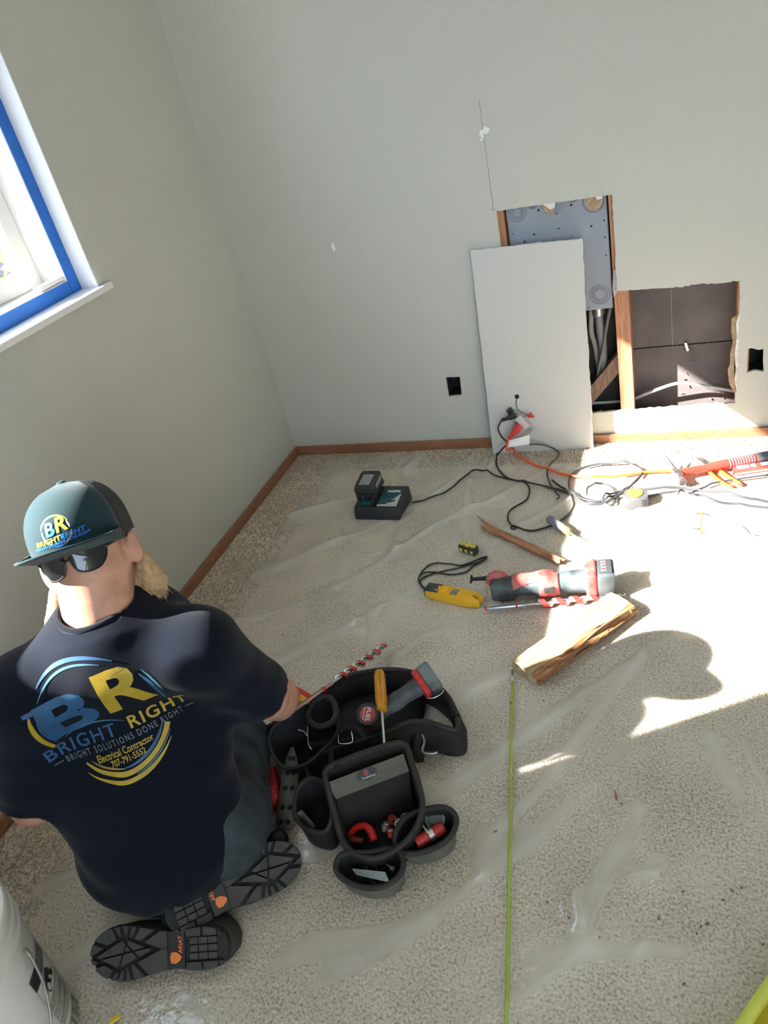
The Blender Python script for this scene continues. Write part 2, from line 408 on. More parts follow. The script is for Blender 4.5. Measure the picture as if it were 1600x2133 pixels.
flap([(1543, 640), (1539, 655), (1533, 672), (1535, 700), (1530, 735), (1533, 770), (1530, 790), (1535, 815), (1543, 700)], GYP, Y0 + .006, 'torn_gypsum', .005)
# dark boxes behind the outlet cut-outs
for q in (out1, out2):
    xs = [p[0] for p in q]; zz = [p[1] for p in q]; x0, x1, z0, z1 = min(xs)-.004, max(xs)+.004, min(zz)-.004, max(zz)+.004
    mb = MB(); y = Y0 + .0135; e = YE - .002
    mb.add([(x0, y, z0), (x1, y, z0), (x1, y, z1), (x0, y, z1), (x0, e, z0), (x1, e, z0), (x1, e, z1), (x0, e, z1)],
           [(4, 5, 6, 7), (0, 1, 5, 4), (1, 2, 6, 5), (2, 3, 7, 6), (3, 0, 4, 7)]); mb.build('outlet_box', DARK, wall_back)
# pencil lines and filler spots on the paint
PENCIL = mat('pencil', (.16, .16, .15), .7)
def wall_line(p, q, w, m=PENCIL, name='pencil_line'):
    a, b = B(*p), B(*q); d = (b - a).normalized(); n = Vector((-d.z, 0, d.x))*w/2; e = Vector((0, -.0006, 0))
    MB().add([a-n+e, b-n+e, b+n+e, a+n+e], [(0, 1, 2, 3)]).build(name, m, wall_back)
wall_line((998, 207), (1028, 437), .0014); wall_line((1249, 250), (1270, 407), .0007, mat('faint_pencil', (.45, .45, .41), .7))
wall_line((1254, 405), (1254, 392), .0008); wall_line((1020, 437), (1033, 437), .001)
for (x, y) in ((937, 758), (942, 764), (948, 770)): wall_line((x, y), (x - 2, y + 20), .0007, mat('faint_pencil', (.45, .45, .41), .7))
wall_line((944, 843), (950, 843), .0007); wall_line((947, 839), (947, 848), .0007)
FILL = mat('filler', (.82, .83, .80), .8)
def blob(cx, cy, w, h, seed):
    r_ = random.Random(seed); c = B(cx, cy); pts = []
    for i in range(14):
        a = 2*math.pi*i/14; k = .6 + .5*r_.random(); pts.append((c.x + w*k*math.cos(a), c.z + h*k*math.sin(a)))
    MB().prism(pts, 0, .001, Matrix(((1, 0, 0, 0), (0, 0, 1, Y0 - .0012), (0, 1, 0, 0), (0, 0, 0, 1)))).build('filler_spot', FILL, wall_back)
blob(1004, 279, .009, .016, 1); blob(1013, 271, .011, .014, 2); blob(694, 514, .008, .017, 3); blob(1003, 291, .006, .004, 4); blob(1160, 640, .003, .003, 5)

# left wall with the window opening
WY0, WY1, WZ0, WZ1, XF = .165, 1.912, 1.052, 1.86, X0 - .063
me = polyslab([(ROOM_YR - .12, 0), (Y0 + .012, 0), (Y0 + .012, ROOM_Z), (ROOM_YR - .12, ROOM_Z)], [[(WY0, WZ0), (WY0, WZ1), (WY1, WZ1), (WY1, WZ0)]], -.13, lambda u, v, w: (X0 + w, u, v))
wall_left = link('wall_left', me, PAINT, smooth=False); tag(wall_left, 'pale sage side wall with the window in it', None, kind='structure')
win = thing('window_1', 'white vinyl window masked with blue tape in the side wall', None, (X0 - .08, (WY0 + WY1)/2, WZ0)); win['kind'] = 'structure'
MB().box((XF + .001, WY0 + .0005, WZ0 + .0004), (X0 + .0004, WY1 - .0045, WZ0 + .004)).build('window_sill', WHITE, win)
MB().box((X0 + .0005, WY0 - .04, WZ0 - .016), (X0 + .022, WY1 + .04, WZ0 + .004), .003).build('sill_nose', WHITE, win)
JAMB = mat('jamb_paint', (.74, .74, .76), .5)
MB().box((XF, WY1 - .004, WZ0), (X0 - .0005, WY1 - .0002, WZ1)).build('jamb_lining', JAMB, win)
MB().box((XF, WY0 + .0002, WZ0), (X0 - .0005, WY0 + .004, WZ1)).build('jamb_lining', JAMB, win)
# frame: four members, then an inner sash
def ring(x0, x1, y0, y1, z0, z1, w, name, m):
    for (a, b) in (((x0, y0, z0), (x1, y0 + w, z1)), ((x0, y1 - w, z0), (x1, y1, z1)), ((x0, y0 + w, z0), (x1, y1 - w, z0 + w)), ((x0, y0 + w, z1 - w), (x1, y1 - w, z1))):
        MB().box(a, b, .003).build(name, m, win)
ring(XF - .10, XF - .001, WY0 + .004, WY1 - .004, WZ0, WZ1, .046, 'window_frame', WHITE)
ring(XF - .135, XF - .09, WY0 + .0505, WY1 - .0505, WZ0 + .0465, WZ1 - .0465, .056, 'window_sash', mat('vinyl_shadow', (.80, .78, .75), .4))
GLASS = bpy.data.materials.new('window_glass'); GLASS.use_nodes = True; nt = GLASS.node_tree; nt.nodes.clear()
_o = nt.nodes.new('ShaderNodeOutputMaterial'); _t = nt.nodes.new('ShaderNodeBsdfTransparent'); _g = nt.nodes.new('ShaderNodeBsdfGlossy'); _g.inputs['Roughness'].default_value = .02
_x = nt.nodes.new('ShaderNodeMixShader')
nt.links.new(schlick(nt), _x.inputs[0]); nt.links.new(_t.outputs[0], _x.inputs[1]); nt.links.new(_g.outputs[0], _x.inputs[2]); nt.links.new(_x.outputs[0], _o.inputs[0])
MB().box((XF - .115, WY0 + .104, WZ0 + .100), (XF - .111, WY1 - .104, WZ1 - .100)).build('window_pane', GLASS, win)
TAPE = mat('blue_tape', (.012, .16, .62), .55, var=.15, vscale=25)
tz, tw = XF, .043
for (a, b) in (((tz - .001, WY1 - .004 - tw, WZ0 + .001), (tz + .0008, WY1 - .0045, WZ1 - .005)), ((tz - .001, WY0 + .005, WZ0 + .001), (tz + .0008, WY1 - .006, WZ0 + tw)),
               ((tz - .001, WY0 + .005, WZ0 + .045), (tz + .0008, WY0 + .005 + tw, WZ1 - .005))):
    MB().box(a, b).build('masking_tape', TAPE, win)
MB().box((tz + .0008, WY1 - .046, WZ0 + .001), (tz + .0016, WY1 - .0045, WZ0 + .1)).build('masking_tape', TAPE, win)
MB().box((XF - .03, WY1 - .16, WZ0 + .05), (XF - .002, WY1 - .055, WZ0 + .062), .002).build('weep_track', mat('vinyl_shadow', (.80, .78, .75), .4), win)

# base boards
o = MB().box((X0 + .014, Y0 - .013, 0), (-.70, Y0 - .0003, .042), .003).build('baseboard_back', TRIMX); tag(o, kind='structure')
o = MB().box((-.68, Y0 - .013, 0), (ROOM_X1, Y0 - .0003, .036), .003).build('baseboard_right', TRIMX); tag(o, kind='structure')
o = MB().box((X0 + .0003, ROOM_YR, 0), (X0 + .013, Y0 - .0003, .042), .003).build('baseboard_left', TRIMY); tag(o, kind='structure')

# outdoors beyond the window
o = MB().box((-14, -10, -.5), (X0 - .2, 14, -.4)).build('ground', mat('garden_soil', (.30, .26, .20), .9, var=.3, vscale=4)); tag(o, 'dry garden ground outside the window', None, kind='structure')
fn = thing('fence', 'pale lavender board fence outside the window', 'fence', (-5, 2, -.4)); FM = mat('lavender_fence', (.13, .115, .145), .8, var=.2, vscale=6)
_bm = MB().box((-.025, -.145, 0), (.025, .145, 1.95)).mesh('board'); _bm.materials.append(FM)
for i in range(40):
    o = bpy.data.objects.new('board', _bm); COL.objects.link(o); o.parent = fn; o.location = (-.025, -6 + i*.3 + .145, 0)

# ================================================================== CARPET TUFTS (bare strip along the walls) AND PLASTIC SHEET
def tufts():
    pts = []
    for _ in range(9000):
        y = rng.uniform(.3, Y0 - .015); pts.append((rng.uniform(X0 + .014, X0 + .26), y))
    for _ in range(5200):
        pts.append((rng.uniform(X0 + .014, .5), rng.uniform(Y0 - .16, Y0 - .015)))
    pts = np.array(pts); n = len(pts)
    base = np.array([(1, 0, 0), (0, 1, 0), (-1, 0, 0), (0, -1, 0), (0, 0, 1.2)], dtype=float)
    s = rng.uniform(.0028, .0048, n); ang = rng.uniform(0, 6.28, n); c, k = np.cos(ang), np.sin(ang)
    V = np.empty((n, 5, 3)); V[:, :, 0] = (base[:, 0]*c[:, None] - base[:, 1]*k[:, None])*s[:, None] + pts[:, :1]
    V[:, :, 1] = (base[:, 0]*k[:, None] + base[:, 1]*c[:, None])*s[:, None] + pts[:, 1:]; V[:, :, 2] = base[:, 2]*s[:, None]*rng.uniform(.8, 1.5, n)[:, None]
    tri = np.array([(0, 1, 4), (1, 2, 4), (2, 3, 4), (3, 0, 4)]); Fc = (np.arange(n)[:, None, None]*5 + tri[None]).reshape(-1, 3)
    me = bpy.data.meshes.new('carpet_loops'); me.from_pydata(V.reshape(-1, 3).tolist(), [], Fc.tolist()); me.update()
    fl = bpy.data.objects['floor']; o = link('carpet_loops', me, mat('carpet_loop', (.60, .52, .42), .95, color2=(.33, .26, .19), vscale=160, spec=.1), fl, True); o['kind'] = 'stuff'
tufts()

def film_height(x, y):
    """folds of the sheet, metres above the carpet"""
    w = vnoise(x*1.7 + 3, y*1.7 + 9)*.5 + vnoise(x*3.9 + 7, y*3.9 + 1)*.18
    # long sweeping folds running away to the right, closer together near the viewer
    u = (-.70*x + .71*y) + .25*w
    f1 = np.abs(((u*4.2 + .6*w) % 1.0) - .5)*2; r1 = np.clip(1 - f1*1.9, 0, 1)**2
    u2 = (.93*x + .36*y) + .35*vnoise(x*2.1 + 11, y*2.1)
    f2 = np.abs(((u2*3.1) % 1.0) - .5)*2; r2 = np.clip(1 - f2*4.5, 0, 1)**2
    m1 = np.clip(vnoise(x*2.3 + 21, y*2.3 + 5)*1.9 - .55, 0, 1); m2 = np.clip(vnoise(x*3.1 + 2, y*3.1 + 33)*2.2 - .95, 0, 1)
    fine = vnoise(x*22, y*22)*.0022 + vnoise(x*47, y*47)*.0008
    global _FOLD; _FOLD = np.clip(r1*m1 + r2*m2*.35, 0, 1)
    return .003 + fine + r1*m1*.026 + r2*m2*.020 + vnoise(x*5 + 4, y*5)*.004
HEAPS = [((1270, 1090), (1560, 1040), .022, .05), ((1180, 1150), (1420, 1060), .016, .045), ((980, 1010), (970, 1130), .02, .035), ((1010, 1090), (1190, 1180), .010, .04),
         ((1400, 1050), (1460, 1130), .016, .03), ((880, 940), (860, 985), .016, .06), ((1480, 1550), (1600, 1800), .012, .05), ((1330, 1700), (1210, 1950), .010, .05),
         ((1000, 1800), (1340, 1380), .012, .04), ((800, 1270), (760, 1360), .008, .03), ((1206, 1882), (1216, 1930), .014, .02), ((1318, 1838), (1366, 1832), .014, .02), ((1355, 1975), (1318, 2030), .012, .018), ((690, 2010), (740, 2000), .010, .02), ((380, 2080), (420, 2133), .012, .03), ((900, 1920), (640, 2060), .010, .04), ((1100, 2000), (1420, 1990), .010, .045), ((1560, 1560), (1590, 1640), .016, .03)]
SIL = [(-1.45, -.4), (-1.46, .55), (-1.44, 1.2), (-1.45, 1.6), (-1.47, 2.2), (-1.485, 2.68), (-1.36, 2.64), (-1.2, 2.64), (-1.08, 2.70), (-1.0, 2.62), (-.86, 2.60), (-.78, 2.615), (-.70, 2.56), (-.45, 2.55),
       (-.2, 2.45), (.05, 2.36), (.3, 2.33), (.7, 2.3), (1.3, 2.2), (1.3, -.4)]
def inside(x, y, poly):
    c = np.zeros(x.shape, bool); n = len(poly)
    for i in range(n):
        (x1, y1), (x2, y2) = poly[i], poly[(i+1) % n]
        k = ((y1 > y) != (y2 > y)) & (x < (x2-x1)*(y-y1)/((y2-y1) + 1e-12) + x1); c ^= k
    return c
def film_z(x, y):
    x = np.asarray(x, float); y = np.asarray(y, float); h = film_height(x, y); fold = _FOLD
    for (p, q, ht, wd) in HEAPS:
        a, b = F(*p), F(*q); ax, ay = a.x, a.y; dx, dy = b.x-a.x, b.y-a.y
        t = np.clip(((x-ax)*dx + (y-ay)*dy)/(dx*dx+dy*dy), 0, 1); d = np.hypot(x-ax-t*dx + .02*(vnoise(x*9, y*9)-.5), y-ay-t*dy)
        h = h + ht*np.exp(-(d/wd)**2)*(.6 + .8*vnoise(x*7 + 3, y*7))
        fold = fold + .7*np.exp(-(d/(wd*.45))**2)*(.4 + .9*vnoise(x*7 + 3, y*7))
    # pressed flat under the things that lie on it
    for (cx, cy, r) in FLAT:
        d = np.hypot(x-cx, y-cy); h = np.where(d < r*1.6, .0025 + (h-.0025)*np.clip((d - r)/(r*.6), 0, 1), h)
    global _FOLD2; _FOLD2 = fold
    return h
FLAT = [(F(800, 1055).x, F(800, 1055).y, .16), (-1.03, .72, .42), (F(760, 1620).x, F(760, 1620).y, .30), (F(1150, 1225).x, F(1150, 1225).y, .17), (F(1030, 1230).x, F(1030, 1230).y, .10),
        (F(930, 1240).x, F(930, 1240).y, .13), (F(1150, 1350).x, F(1150, 1350).y, .12), (F(1250, 1300).x, F(1250, 1300).y, .12), (-1.25, .36, .2), (F(1325, 1050).x, F(1325, 1050).y, .06), (F(1180, 1100).x, F(1180, 1100).y, .07),
        (F(1010, 1110).x, F(1010, 1110).y, .06), (F(1090, 1140).x, F(1090, 1140).y, .08), (F(977, 1150).x, F(977, 1150).y, .05), (F(760, 1390).x, F(760, 1390).y, .12), (.15, .7, .12), (.28, .62, .30), (.30, .40, .30), (.12, .45, .2), (.42, .8, .25)]
def plastic():
    st = .011; xs = np.arange(-1.49, 1.31, st); ys = np.arange(-.4, 2.71, st); X, Y = np.meshgrid(xs, ys, indexing='ij')
    ins = inside(X + .012*(vnoise(X*20, Y*20)-.5), Y + .02*(vnoise(X*11 + 5, Y*11)-.5), SIL); Z = film_z(X, Y); nx, ny = X.shape
    idx = np.arange(nx*ny).reshape(nx, ny); keep = ins[:-1, :-1] & ins[1:, :-1] & ins[1:, 1:] & ins[:-1, 1:]
    q = np.stack([idx[:-1, :-1], idx[1:, :-1], idx[1:, 1:], idx[:-1, 1:]], -1)[keep]
    used = np.unique(q); mp = -np.ones(nx*ny, int); mp[used] = np.arange(len(used)); V = np.stack([X, Y, Z], -1).reshape(-1, 3)[used]; fold = np.clip(_FOLD2, 0, 1).reshape(-1)[used]
    me = bpy.data.meshes.new('plastic_sheet'); me.from_pydata(V.tolist(), [], mp[q].tolist()); me.update()
    at = me.attributes.new('fold', 'FLOAT', 'POINT'); at.data.foreach_set('value', fold.astype(np.float32))
    m = bpy.data.materials.new('clear_film'); m.use_nodes = True; nt = m.node_tree; nt.nodes.clear()
    out = nt.nodes.new('ShaderNodeOutputMaterial'); tr = nt.nodes.new('ShaderNodeBsdfTransparent'); tr.inputs[0].default_value = (.985, .985, .98, 1)
    df = nt.nodes.new('ShaderNodeBsdfDiffuse'); df.inputs[0].default_value = (.93, .905, .86, 1); tl = nt.nodes.new('ShaderNodeBsdfTranslucent'); tl.inputs[0].default_value = (.93, .905, .86, 1)
    gl = nt.nodes.new('ShaderNodeBsdfGlossy'); gl.inputs['Roughness'].default_value = .16
    mk = nt.nodes.new('ShaderNodeMixShader'); mk.inputs[0].default_value = .25; nt.links.new(df.outputs[0], mk.inputs[1]); nt.links.new(tl.outputs[0], mk.inputs[2])
    tc = nt.nodes.new('ShaderNodeTexCoord'); n = nt.nodes.new('ShaderNodeTexNoise'); n.inputs['Scale'].default_value = 5; n.inputs['Detail'].default_value = 3; mpn = nt.nodes.new('ShaderNodeMapping'); mpn.inputs['Rotation'].default_value = (0, 0, -.85); mpn.inputs['Scale'].default_value = (.35, 1.6, 1); nt.links.new(tc.outputs['Object'], mpn.inputs[0]); nt.links.new(mpn.outputs[0], n.inputs['Vector'])
    mr = nt.nodes.new('ShaderNodeMapRange'); mr.inputs[1].default_value = .3; mr.inputs[2].default_value = .7; mr.inputs[3].default_value = .11; mr.inputs[4].default_value = .22; nt.links.new(n.outputs['Fac'], mr.inputs[0])
    fa = nt.nodes.new('ShaderNodeAttribute'); fa.attribute_name = 'fold'; fm = nt.nodes.new('ShaderNodeMath'); fm.operation = 'MULTIPLY_ADD'; fm.inputs[1].default_value = .26; nt.links.new(fa.outputs['Fac'], fm.inputs[0]); nt.links.new(mr.outputs[0], fm.inputs[2])
    # the film looks milkier where it is seen edge on
    lw = nt.nodes.new('ShaderNodeLayerWeight'); lw.inputs[0].default_value = .25; ad = nt.nodes.new('ShaderNodeMath'); ad.operation = 'MULTIPLY_ADD'; ad.inputs[1].default_value = .3
    nt.links.new(lw.outputs['Facing'], ad.inputs[0]); nt.links.new(fm.outputs[0], ad.inputs[2])
    m1 = nt.nodes.new('ShaderNodeMixShader'); nt.links.new(ad.outputs[0], m1.inputs[0]); nt.links.new(tr.outputs[0], m1.inputs[1]); nt.links.new(mk.outputs[0], m1.inputs[2])
    m2 = nt.nodes.new('ShaderNodeMixShader')
    n3 = nt.nodes.new('ShaderNodeTexNoise'); n3.inputs['Scale'].default_value = 38; n3.inputs['Detail'].default_value = 2; nt.links.new(tc.outputs['Object'], n3.inputs['Vector'])
    bp = nt.nodes.new('ShaderNodeBump'); bp.inputs['Strength'].default_value = .5; bp.inputs['Distance'].default_value = .004; nt.links.new(n3.outputs['Fac'], bp.inputs['Height'])
    nt.links.new(bp.outputs[0], gl.inputs['Normal'])
    nt.links.new(schlick(nt, .06, .85), m2.inputs[0]); nt.links.new(m1.outputs[0], m2.inputs[1]); nt.links.new(gl.outputs[0], m2.inputs[2]); nt.links.new(m2.outputs[0], out.inputs[0])
    o = link('plastic_sheet', me, m); tag(o, 'clear wrinkled plastic sheet spread over the carpet', 'plastic sheet')
plastic()

# ================================================================== THE KNEELING MAN
SKIN = mat('skin', (.60, .31, .215), .5, var=.22, vscale=28, bump=.15, bscale=300, bdist=.001)
_p = SKIN.node_tree.nodes['Principled BSDF']; _p.inputs['Subsurface Weight'].default_value = .12; _p.inputs['Subsurface Radius'].default_value = (.012, .004, .002)
NAVY = mat('navy_jersey', (.0042, .0066, .0135), .9, spec=.08, bump=.35, bscale=900, bdist=.001, sheen=.09)
JEANS = mat('dark_denim', (.034, .045, .055), .85, color2=(.014, .020, .026), vscale=16, bump=.3, bscale=700, bdist=.001)
person = thing('person', 'person kneeling on the sheet in navy shirt, backward cap and jeans, seen from behind', 'person', (-1.03, .76, 0))
PF = Vector((-.50, .866, 0)).normalized(); PR = Vector((PF.y, -PF.x, 0))          # the way he faces, and his right
A_T = np.array([[PR.x, PR.y, 0], [PF.x, PF.y, 0], [0, 0, 1]], dtype=np.float32)     # world -> right, forward, up
def tor(P, pts, ws, ds, k=.05):
    """torso as a stack of elliptic lumps: half width ws, half depth ds"""
    d = None
    for p, w, h in zip(pts, ws, ds):
        e = ell(P, p, (w, h, .145), A_T); d = e if d is None else smin(d, e, k)
    return d
PELV = (-1.072, 0.752, 0.15); WAIST = (-1.108, 0.796, 0.28); RIBS = (-1.105, 0.865, 0.4); CHEST = (-1.118, 0.9, 0.475); YOKE = (-1.1111, 0.921, 0.5672)
SH_R = (-0.9144, 0.9116, 0.565); SH_L = (-1.2148, 0.7417, 0.5809)
EL_R = (-0.8788, 1.0022, 0.3362); WR_R = (-.950, 1.160, .160)
EL_L = (-1.3019, 0.6815, 0.3109); WR_L = (-1.29, .92, .17)
NECKB = Vector((-1.0848, 0.8688, 0.6725)); HEADC = Vector((-1.0982, 0.9409, 0.7975)); HS = .965
HF = Vector((-.42, .90, -.38)).normalized(); HRt = Vector((HF.y, -HF.x, 0)).normalized(); HU = HRt.cross(HF).normalized()   # face direction, right, up
HU = (HU - HRt*.07).normalized(); HRt = HF.cross(HU).normalized()
A_H = np.array([list(HRt), list(HF), list(HU)], dtype=np.float32)
def hp(r, f, u): return HEADC + (HRt*r + HF*f + HU*u)*HS
def ellh(P, c, r): return ell(P, c, tuple(x*HS for x in r), A_H)
# ---- right hand, closed on the pliers
HD = (Vector((-.975, 1.22, .10)) - Vector(WR_R)).normalized()
def hand_fn(P, wr, fwd, side, up):
    wr = Vector(wr); pc = wr + fwd*.045; A = np.array([list(side), list(fwd), list(up)], dtype=np.float32)
    d = ell(P, pc, (.042, .055, .019), A)
    for i, (o_, l) in enumerate(((-.030, .033), (-.010, .037), (.010, .035), (.029, .028))):
        b0 = wr + fwd*.082 + side*o_; b1 = b0 + fwd*l*.75 - up*.018; b2 = b1 - up*.030 - fwd*.006; b3 = b2 - fwd*.024 - up*.004
        d = smin(d, chain(P, [b0, b1, b2, b3], [.0095, .009, .0083, .0075], .004), .006)
    t0 = wr + fwd*.028 - side*.034; t1 = t0 + fwd*.028 - side*.018 - up*.014; t2 = t1 + fwd*.028 + side*.006 - up*.016
    return smin(d, chain(P, [t0, t1, t2], [.014, .011, .009], .005), .008)
HUP = Vector((.55, -.25, .80)); HUP = (HUP - HD*HUP.dot(HD)).normalized(); HSD = HD.cross(HUP).normalized()
HLD = (Vector((-1.28, 1.06, .10)) - Vector(WR_L)).normalized(); HLU = Vector((0, 0, 1)); HLU = (HLU - HLD*HLU.dot(HLD)).normalized(); HLS = HLU.cross(HLD).normalized()
def body_fn(P):
    d = ellh(P, hp(0, -.004, .018), (.081, .098, .090))                       # skull
    d = smin(d, ellh(P, hp(0, .030, -.055), (.070, .074, .066)), .03)         # jaw and face
    d = smin(d, ellh(P, hp(0, .098, -.028), (.013, .020, .022)), .012)        # nose
    for s in (-1, 1):
        d = smin(d, smax(ellh(P, hp(s*.092, -.006, -.030), (.013, .023, .036)), -ellh(P, hp(s*.108, .004, -.026), (.010, .013, .022)), .004), .006)
        d = smin(d, ellh(P, hp(s*.030, .092, .0), (.012, .008, .006)), .01)    # brow
    d = smin(d, cone(P, NECKB - Vector((0, 0, .04)), hp(0, -.030, -.05), .071, .068), .03)
    d = smin(d, cone(P, SH_L, SH_R, .045, .045), .05)
    d = smin(d, tor(P, [PELV, WAIST, RIBS, CHEST], [.12, .12, .12, .12], [.07, .07, .075, .075]), .04)
    d = smin(d, chain(P, [SH_R, EL_R, WR_R], [.052, .044, .030], .02), .03)
    d = smin(d, ell(P, np.array(EL_R)*.62 + np.array(WR_R)*.38, (.047, .047, .06)), .03)
    d = smin(d, chain(P, [SH_L, EL_L, WR_L], [.052, .045, .030], .02), .03)
    d = smin(d, hand_fn(P, WR_R, HD, HSD, HUP), .012)
    d = smin(d, hand_fn(P, WR_L, HLD, HLS, HLU), .012)
    for hp_, kn, an in (((-.965, .79, .13), (-1.065, 1.05, .085), (-.985, .75, .06)), ((-1.14, .745, .14), (-1.32, 1.06, .085), (-1.10, .66, .06))):
        d = smin(d, chain(P, [hp_, kn], [.06, .045], .02), .03); d = smin(d, cone(P, kn, an, .04, .03), .02)
    return d
me = sdf_mesh(body_fn, (-1.48, .48, .01), (-.72, 1.32, 1.0), .0055, 'body'); body = link('body', me, SKIN, person)

# ---- T-shirt
def wr(P):
    r = P[..., 0]*PR.x + P[..., 1]*PR.y; z = P[..., 2]; f = P[..., 0]*PF.x + P[..., 1]*PF.y
    w = np.sin(z*46 + 7*np.sin(r*9 + z*5) + r*10)*.5 + np.sin(z*83 - r*31 + 4*np.sin(r*17))*.3
    low = np.clip((.48 - z)/.25, 0, 1)
    return w*(.0012 + .0040*low)
def sleeve(P, a, b, hem, r0, r1):
    a, b = Vector(a), Vector(b); d = (b - a).normalized(); e = a + (b - a)*hem
    s = cone(P, a, e, r0, r1); pl = (P - v3(e)) @ v3(d); s = smax(s, pl, .006)
    inner = smax(cone(P, a + (e - a)*.6, e + d*.05, r1 - .014, r1 - .014), -((P - v3(a + (e-a)*.75)) @ v3(d)), .003)
    return s, inner
def shirt_fn(P):
    d = tor(P, [PELV, WAIST, RIBS, CHEST, YOKE], [.192, .202, .203, .194, .158], [.157, .135, .126, .122, .102], .06)
    d = smin(d, cone(P, SH_L, SH_R, .067, .067), .06)
    d = smin(d, cone(P, NECKB + Vector((.01, -.015, -.04)), NECKB + Vector((0, 0, -.014)), .09, .070), .05)
    for sh_ in (SH_R, SH_L): d = smin(d, cone(P, NECKB + Vector((0, 0, -.045)), Vector(sh_) + Vector((0, 0, .004)), .078, .062), .05)                  # trapezius slope
    sr, ir = sleeve(P, SH_R, EL_R, .93, .074, .070); sl, il = sleeve(P, SH_L, EL_L, .92, .076, .072)
    d = smin(d, sr, .045); d = smin(d, sl, .045)
    d = d + wr(P)
    d = smax(d, -ir, .003); d = smax(d, -il, .003)
    d = smax(d, -(P[..., 2] - .035 - .25*((P[..., 0]+1.04)*PF.x + (P[..., 1]-.62)*PF.y)), .01)        # hem
    nk = cone(P, NECKB - Vector((0, 0, .01)), hp(0, -.030, -.05), .074, .0715)                          # neck opening
    return smax(d, -nk, .006)
me = sdf_mesh(shirt_fn, (-1.5, .48, .05), (-.68, 1.15, .80), .006, 'shirt'); shirt = link('shirt', me, NAVY, person); shirt['label'] = 'navy short sleeved shirt with printed back'
SHB = bvh_of(me)
# collar rib
nd = (hp(0, -.030, -.05) - NECKB).normalized(); ringM = frame(NECKB + nd*.002, HRt, None, nd)
cp = []
for i in range(40):
    a = 2*math.pi*i/40; q = ringM @ Vector((.077*math.cos(a), .079*math.sin(a), 0)); dn = (q - (NECKB - nd*.05)).normalized()
    h = SHB.ray_cast(q + nd*.12, -nd, .3); cp.append((h[0] + nd*.001) if h[0] else q)
for _ in range(8): cp = [(cp[i-1] + cp[i]*2 + cp[(i+1) % 40])/4 for i in range(40)]
MB().tube(cp, .0065, 8, closed=True).build('collar', NAVY, shirt, True)

# ---- jeans
def jean_fn(P):
    d = ell(P, (-1.045, .785, .12), (.182, .128, .105), A_T)
    for s, hp_, kn, an in ((1, (-.965, .79, .130), (-1.065, 1.045, .092), (-.985, .75, .065)), (-1, (-1.15, .74, .135), (-1.32, 1.06, .095), (-1.10, .68, .06))):
        d = smin(d, chain(P, [hp_, kn], [.096, .080], .03), .05); d = smin(d, cone(P, kn, an, .068, .060), .03)
    f = P[..., 0]*PF.x + P[..., 1]*PF.y; r = P[..., 0]*PR.x + P[..., 1]*PR.y
    d = d + (np.sin(f*75 + 5*np.sin(r*22 + P[..., 2]*30))*.0022 + np.sin(f*38 - P[..., 2]*55)*.002)
    return smax(d, .006 - P[..., 2], .006)
me = sdf_mesh(jean_fn, (-1.45, .5, 0), (-.74, 1.25, .3), .007, 'jeans'); jeans = link('jeans', me, JEANS, person); jeans['label'] = 'dark dusty jeans'

# ---- boots, soles turned to the viewer
SOLE = mat('sole_rubber', (.052, .050, .046), .75, var=.25, vscale=40, bump=.3, bscale=250, bdist=.001); GROOVE = mat('sole_groove', (.012, .013, .014), .8)
LEATH = mat('boot_leather', (.030, .026, .022), .6, var=.3, vscale=30, bump=.3, bscale=160); ORANGE = mat('orange_rubber', (.72, .19, .04), .5)
def sole_outline(k=1.0):
    """heel at x=0, toe at x=.30; y across"""
    pts = [(0, 0), (.006, .022), (.022, .036), (.06, .040), (.095, .036), (.125, .034), (.16, .041), (.20, .050), (.235, .051), (.265, .043), (.288, .027), (.298, .006), (.298, -.010), (.288, -.030), (.262, -.046), (.225, -.051), (.185, -.047), (.145, -.038), (.11, -.034), (.07, -.039), (.03, -.038), (.008, -.024)]
    c = spline([(p[0], p[1]*k, 0) for p in pts], 2, True); return [(p.x, p.y) for p in c]
def clip_poly(poly, a, b, c):
    """keep a*x+b*y<=c"""
    out = []; n = len(poly)
    for i in range(n):
        p, q = poly[i], poly[(i+1) % n]; dp, dq = a*p[0]+b*p[1]-c, a*q[0]+b*q[1]-c
        if dp <= 0: out.append(p)
        if dp*dq < 0: t = dp/(dp-dq); out.append((p[0]+(q[0]-p[0])*t, p[1]+(q[1]-p[1])*t))
    return out
def halfs(poly, *lines):
    for l in lines:
        poly = clip_poly(poly, *l)
        if len(poly) < 3: return []
    return poly
